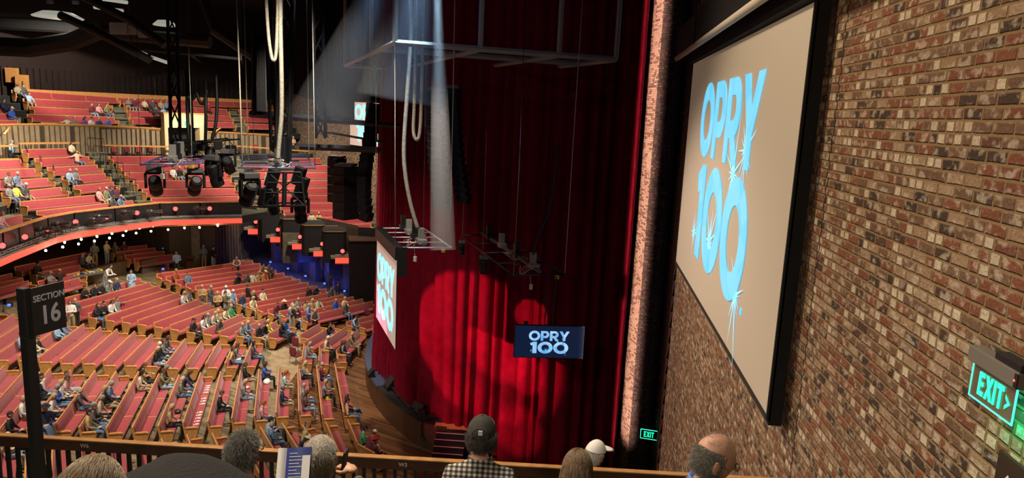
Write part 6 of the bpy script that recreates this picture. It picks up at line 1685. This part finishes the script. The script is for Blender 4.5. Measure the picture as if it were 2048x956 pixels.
# programme booklet
T = Matrix.Translation(atZ(571, 938, 3.45)) @ Matrix.Rotation(.25, 4, 'Z') @ Matrix.Rotation(1.0, 4, 'X') @ Matrix.Rotation(-.2, 4, 'Y')
bk = thing('program_booklet', 'open printed program booklet held up between the two grey-haired people', 'booklet', T)
def page(x0, x1, m, nm):
    n = 8; b = MB(); vs = []
    for k in range(n + 1):
        x = x0 + (x1 - x0) * k / n; z = .012 * math.sin(PI * k / n)
        vs += [(x, -.10, z), (x, .10, z)]
    b.add(vs, [(2 * k, 2 * k + 2, 2 * k + 3, 2 * k + 1) for k in range(n)]); b.add([(x, y, z - .004) for x, y, z in vs], [(2 * k, 2 * k + 1, 2 * k + 3, 2 * k + 2) for k in range(n)]); return b.build(nm, m, bk, True)
page(-.045, 0, M['paper'], 'curled_page'); page(0, .125, mat('blue_printed_page', (.03, .05, .25), .5), 'cover_page')
for k in range(9): MB().box((.02, .07 - k * .016, .0132), (.06 + (k * 37 % 5) * .01, .073 - k * .016, .0138), 0).build('print_line', M['paper'], bk)
MB().box((.085, -.10, .0135), (.125, .06, .014)).build('white_panel', M['paper'], bk)
# hand holding the booklet belongs to a person hidden below the frame
P = seat_pose(); P['elL'] = (-.26, .10, .84); P['wrL'] = (-.10, .30, .96); P['elR'] = (.24, .12, .84); P['wrR'] = (.06, .30, .96)

# ================================================================== ROOM DETAILS
# doorway block of the upper balcony
dl, dr_ = cyl(330, 255, 40.8), cyl(405, 258, 40.8); d = dr_ - dl; d.z = 0; T = frameM(Vector((dl.x, dl.y, -4.85)), x=d); L = d.length; VH = dl.z + 4.85; T = T if T.col[1].xyz.dot(-dl) < 0 else T
vd = thing('doorway_vestibule', 'cream doorway vestibule with a row of small lamps in the upper balcony', 'doorway', T)
MB().box((-.25, -.3, VH), (L + .25, .1, VH + 1.1)).build('lintel', M['plaster'], vd); MB().box((-.35, -.35, VH + 1.1), (L + .35, 1.5, VH + 1.2)).build('top_board', M['oak'], vd)
MB().box((-.25, -.3, 0), (.05, 1.5, VH)).build('jamb', M['plaster'], vd); MB().box((L - .5, -.3, 0), (L + .25, .3, VH)).build('jamb', M['plaster'], vd)
MB().box((.05, 1.2, 0), (L - .2, 1.3, VH)).build('dark_opening', M['black'], vd)
MB().box((L * .45, -.34, VH + .15), (L * .56, -.3, VH + .5)).build('green_sign', M['greenglow'], vd)
for k in (.1, .2, .3, .65, .77, .9): MB().ell((L * k, -.34, VH + .3), (.13, .05, .10), 8, 5).build('lamp', mat('shaded_lamp', (.8, .7, .5), .5, emit=(1, .85, .6), es=1.0), vd)
area('doorway_light', tuple(T @ Vector((L / 2, -2.5, 3.2))), tuple(T @ Vector((L / 2, 0, 2))), 60, 1, (1, .85, .6))
# mezzanine rail
for P_r, lab in (([(205, 289), (340, 292), (480, 291), (640, 303)], 'oak rail with thin balusters in front of the mezzanine chairs'), ([(38, 285), (158, 284)], 'short oak rail above the left lower pews'), ([(-20, 290), (34, 290)], 'oak rail at the left picture edge')):
    Q = [cyl(x, y, 39.95) for x, y in P_r]; root = thing('mezzanine_rail', lab, 'railing', Matrix.Translation(Q[0]), 'oak rails of the mezzanine'); I = root.matrix_world.inverted()
    b = MB(); bb = MB(); cc = MB()
    for i in range(len(Q) - 1):
        d = Q[i + 1] - Q[i]; Tm = I @ frameM(Q[i], x=d); L = d.length
        b.box((0, -.06, -.12), (L, .06, 0), 0, Tm); cc.box((0, -.12, -1.0), (L, .12, -.82), 0, Tm); n = int(L / .22)
        for k in range(n): bb.box((k * .22, -.012, -.85), (k * .22 + .025, .012, -.1), 0, Tm)
    b.build('top_rail', M['oak'], root); cc.build('base_board', M['oak'], root); bb.build('balusters', M['black'], root)['kind'] = 'stuff'
# chairs on the mezzanine
def chair(p, yaw, m, lab, grp, h=1.0):
    T = Matrix.Translation(p) @ Matrix.Rotation(yaw, 4, 'Z'); root = thing('padded_chair', lab, 'chair', T, grp)
    MB().bevbox((-.23, -.22, .42), (.23, .24, .50), .03).build('seat', m, root, True); MB().bevbox((-.22, -.27, .55), (.22, -.20, .98 * h), .03).build('backrest', m, root, True)
    for sx in (-1, 1):
        MB().tube([(sx * .2, .2, .42), (sx * .21, .23, 0)], .013, 5).build('leg', M['steel'], root); MB().tube([(sx * .2, -.24, .9), (sx * .2, -.22, .45), (sx * .21, -.28, 0)], .013, 5).build('leg', M['steel'], root)
for i, (x, y) in enumerate([(233, 287), (258, 286), (280, 287), (305, 287), (340, 287), (366, 287), (513, 289)]):
    h = cyl(x, y, 40.6); chair(Vector((h.x, h.y, -4.85)), yaw_to(h, S), M['burg'] if i % 2 else M['red'], 'padded mezzanine chair behind the oak rail, %s from the left' % ORD[i], 'chairs on the mezzanine')
for i, (x, y, yw, lab) in enumerate([(596, 682, -.3, 'burgundy chair standing alone on the tan aisle'), (592, 702, -.4, 'burgundy chair in front of the lone aisle chair'), (729, 628, 2.7, 'burgundy chair behind the hanging screen corner pews'), (746, 622, 2.7, 'burgundy chair nearest the hanging screen'),
        (327, 536, 2.6, 'dim burgundy chair by the rear half wall'), (455 - 25, 517, 2.6, 'dim burgundy chair beside the standing pair')]):
    h = hit(x, y, zM, .7); chair(Vector((h.x, h.y, zM(h.x, h.y))), yw, M['burg'], lab, None)
# section number sign
h = atz(143, 155, 1.35); T = plane_frame((h.x - .35, h.y, h.z - .25), Vector((.97, .25, 0))); s35 = thing('number_sign', 'small white 35 sign on a thin pole above the upper balcony', 'sign', T)
MB().box((0, 0, -.03), (.7, .5, 0)).build('panel', M['signblack'], s35); MB().tube([(.35, 0, -.02), (.35, -1.6, -.02)], .02, 5).build('pole', M['black'], s35); text_mesh('numeral', '35', .5, Matrix.Translation((.36, .25, .004)), M['paper'], s35, .012, .002)
h = atz(48, 245, -2.6); T = plane_frame((h.x - .2, h.y, h.z - .2), Vector((.97, .25, 0))); s22 = thing('number_sign', 'small black 22 plate at the left end of the slatted wall', 'sign', T)
MB().box((0, 0, -.03), (.6, .5, 0)).build('panel', M['black'], s22); text_mesh('numeral', '22', .45, Matrix.Translation((.3, .25, .004)), M['paper'], s22, .01, .002)
# stepped oak ends at the far left of the upper balcony
for i, (x, y, w_, lab) in enumerate([(22, 148, .8, 'upper stepped oak panel at the left picture edge'), (42, 162, .8, 'lower stepped oak panel beside the top row'), (6, 120, 1.0, 'topmost stepped oak panel at the left picture edge')]):
    h = hit(x, y, zC, 1.4); o = MB().box((-w_ / 2, 0, -.6), (w_ / 2, .3, .45)).build('stepped_panel', M['oak']); o.matrix_world = frameM(h, x=Vector((.97, .25, 0))); tag(o, lab, 'panel')
# stair handrails
for P_r, zz, lab in (([(8, 268), (30, 242)], -2.4, 'oak handrail sloping at the left end of the slatted wall'), ([(277, 238), (291, 240), (306, 256)], -2.5, 'oak handrail left of the vestibule'), ([(432, 262), (455, 247), (468, 248)], -2.5, 'oak handrail right of the vestibule')):
    pipe('handrail', [atz(x, y, zz) for x, y in P_r], .07, M['oak'], lab, 'handrail', 'oak handrails', 4)
# small thin handrails at pew ends of the lower balcony
for i, (x, y) in enumerate([(55, 318), (82, 337), (108, 355), (134, 375), (60, 418)]):
    h = hit(x, y, zB, .2); b = MB().tube([h + Vector((0, 0, -.2)), h + Vector((0, 0, .8)), h + Vector((.35, -.35, .45)), h + Vector((.5, -.5, -.1))], .025, 5).build('end_handrail', M['black']); tag(b, 'thin black handrail at a pew end beside the aisle stairs, %s from the top' % ORD[i], 'handrail', 'thin aisle handrails')
# vertical aisle rails
for i, (x, y) in enumerate([(176, 300), (189, 316), (202, 332), (213, 349), (225, 367), (237, 382)]):
    h = hit(x, y, zB, .1); b = MB()
    for k in range(4): b.tube([h + Vector((k * .42, 0, -.1)), h + Vector((k * .42, 0, .85))], .022, 4)
    b.tube([h + Vector((0, 0, .85)), h + Vector((1.26, 0, .85))], .022, 4); tag(b.build('aisle_rail', M['black']), 'thin black aisle rail with four posts, %s from the top' % ORD[i], 'railing', 'thin aisle rails')
# scooter on the floor below the railing
h = hit(588, 893, zM, 0); T = frameM(h, y=(S - h) * Vector((1, 1, 0))); sc = thing('mobility_scooter', 'black folded mobility scooter parked on the aisle below the railing', 'scooter', T)
MB().bevbox((-.25, -.5, .12), (.25, .45, .24), .04).build('deck', M['black'], sc); MB().bevbox((-.22, -.45, .45), (.22, 0, .53), .03).build('seat', M['black'], sc); MB().bevbox((-.2, -.5, .5), (.2, -.42, .95), .03).build('backrest', M['grey'], sc)
MB().tube([(0, .38, .2), (0, .48, .95)], .03, 6).tube([(-.25, .48, .95), (.25, .48, .95)], .02, 6).build('steering_column', M['grey'], sc)
for sx in (-1, 1):
    for yy in (-.35, .36): MB().tube([(sx * .25, yy, .11), (sx * .31, yy, .11)], .11, 12).build('wheel', M['black'], sc)
# hats and bags lying on pews
def on_pew(x, y, blk=None):
    best = None; d = ray(x, y)
    for (Ti, T, L, bk_, row) in PEWS:
        if blk and bk_ != blk: continue
        o_ = Ti @ Vector((0, 0, 0)); dd = Ti.to_3x3() @ d; t = (.5 - o_.z) / dd.z
        q = o_ + dd * t; e = abs(q.y - .27) + max(0, -q.x, q.x - L) * 2
        if best is None or e < best[0]: best = (e, q, T, L)
    e, q, T, L = best; return T @ Matrix.Translation((min(max(q.x, .3), L - .3), .28, .488))
for x, y, m, lab in [(663, 797, 'amber', 'yellow-crowned cream hat lying on a front pew'), (464, 632, 'burg', 'dark red cap lying on a pew')]:
    o = bpy.data.objects.new('hat', HM['hat']); COL.objects.link(o); o.matrix_world = on_pew(x, y) @ Matrix.Translation((0, 0, -.045)); o.material_slots[0].link = 'OBJECT'; o.material_slots[0].material = M[m]; tag(o, lab, 'hat')
rr = random.Random(4)
def lump(name, lab, x, y, m, s, cat):
    fn = lambda p: Vector((p.x, p.y, max(p.z, -.3))) * (1 + .35 * noise.noise(p * 2.3 + Vector((x, y, 0))))
    o = MB().ell((0, 0, .05), (s, s * .8, s * .6), 14, 10, 0, None, fn).build(name, m, None, True); o.matrix_world = on_pew(x, y); tag(o, lab, cat)
lump('folded_coat', 'white coat draped on a pew beside a person in blue top', 534, 765, M['paper'], .22, 'coat')
lump('folded_coat', 'white jacket bundled at a pew end below a pointing person', 470, 722, M['paper'], .22, 'coat')
lump('folded_coat', 'pale blanket over the lap of a person on the tan aisle', 585, 742, cmat(TC['cream']), .25, 'blanket')
lump('shoulder_bag', 'dark bag on the pew behind the leaning person in navy', 344, 826, M['black'], .16, 'bag')
lump('folded_coat', 'grey striped scarf over a pew back near the black shirt', 430, 812, cmat(TC['grey']), .18, 'scarf')
lump('shoulder_bag', 'small cream bag on the pew beside the grey sweater', 498, 776, cmat(TC['cream']), .10, 'bag')
# mixing desk in the rear half wall
h = hit(178, 548, zM, .95); T = frameM(h, x=Vector((.35, .94, 0))); ds = thing('mixing_desk', 'cluttered sound mixing desk on the rear half wall before the dim rows', 'desk', T)
MB().bevbox((-1.3, -.1, -.1), (1.3, .7, .04), .02).build('desk_top', M['grey'], ds)
for k in range(10): MB().bevbox((-1.2 + k * .24, .0, .04), (-1.04 + k * .24, .4, .08 + (k % 3) * .03), .01).build('control_module', [M['black'], M['palebox'], M['amber']][k % 3] if k != 6 else M['paper'], ds)
T = frameM(hit(378, 543, zM, 0), x=Vector((.6, .8, 0))); pd = thing('lectern', 'small dark lectern beside the usher under the balcony', 'lectern', T); MB().bevbox((-.25, -.2, 0), (.25, .2, 1.05), .02).build('body', M['oakd'], pd); MB().box((-.3, -.25, 1.05), (.3, .25, 1.1), 0, Matrix.Rotation(.2, 4, 'X')).build('slanted_top', M['oakd'], pd)

# ================================================================== HAZE BEAMS
def beam(name, lab, top, bot, r0_, r1_, dens, power, col, blend=.4):
    top = Vector(top); bot = Vector(bot); d = (bot - top); L = d.length; dn = d.normalized()
    T = frameM(top, y=dn) if abs(dn.z) < .95 else Matrix.Translation(top) @ dn.to_track_quat('-Z', 'Y').to_matrix().to_4x4()
    T = Matrix.Translation(top) @ dn.to_track_quat('-Z', 'Y').to_matrix().to_4x4()
    o = MB().lathe([(r1_, -L), (r0_, 0)], 28).build(name, [], None, True); o.matrix_world = T
    m = bpy.data.materials.new('thin_haze'); m.use_nodes = True; nt = m.node_tree; nt.nodes.clear(); out = nt.nodes.new('ShaderNodeOutputMaterial'); v = nt.nodes.new('ShaderNodeVolumeScatter')
    v.inputs['Color'].default_value = (.85, .92, 1, 1); v.inputs['Density'].default_value = dens; v.inputs['Anisotropy'].default_value = .2; nt.links.new(v.outputs[0], out.inputs['Volume']); o.data.materials.append(m)
    tag(o, lab, 'light beam', 'hazy light beams', 'stuff')
    l = bpy.data.lights.new('beam_lamp', 'SPOT'); l.energy = power; l.color = col; l.shadow_soft_size = r0_ * .6; back = 0
    l.spot_size = 2 * math.atan(r1_ / L) ; l.spot_blend = blend; q = bpy.data.objects.new('beam_lamp', l); COL.objects.link(q)
    q.matrix_world = Matrix.Translation(top + dn * .02) @ dn.to_track_quat('-Z', 'Y').to_matrix().to_4x4()
beam('haze_beam', 'narrow vertical shaft of pale blue light in the haze', atZ(872, -120, 16), atZ(886, 500, 16), .10, .30, .30, 10000, (.55, .78, 1), .25)
beam('haze_beam', 'wide slanted shaft of blue light fanning down to the left', atZ(800, -120, 18.5), atZ(650, 250, 22), .25, 1.2, .07, 3200, (.40, .62, 1), .9)
beam('haze_beam', 'broad soft blue light shaft between the slanted and narrow shafts', atZ(850, -140, 19), atZ(800, 200, 19.5), .3, 1.2, .07, 2800, (.40, .65, 1), .9)
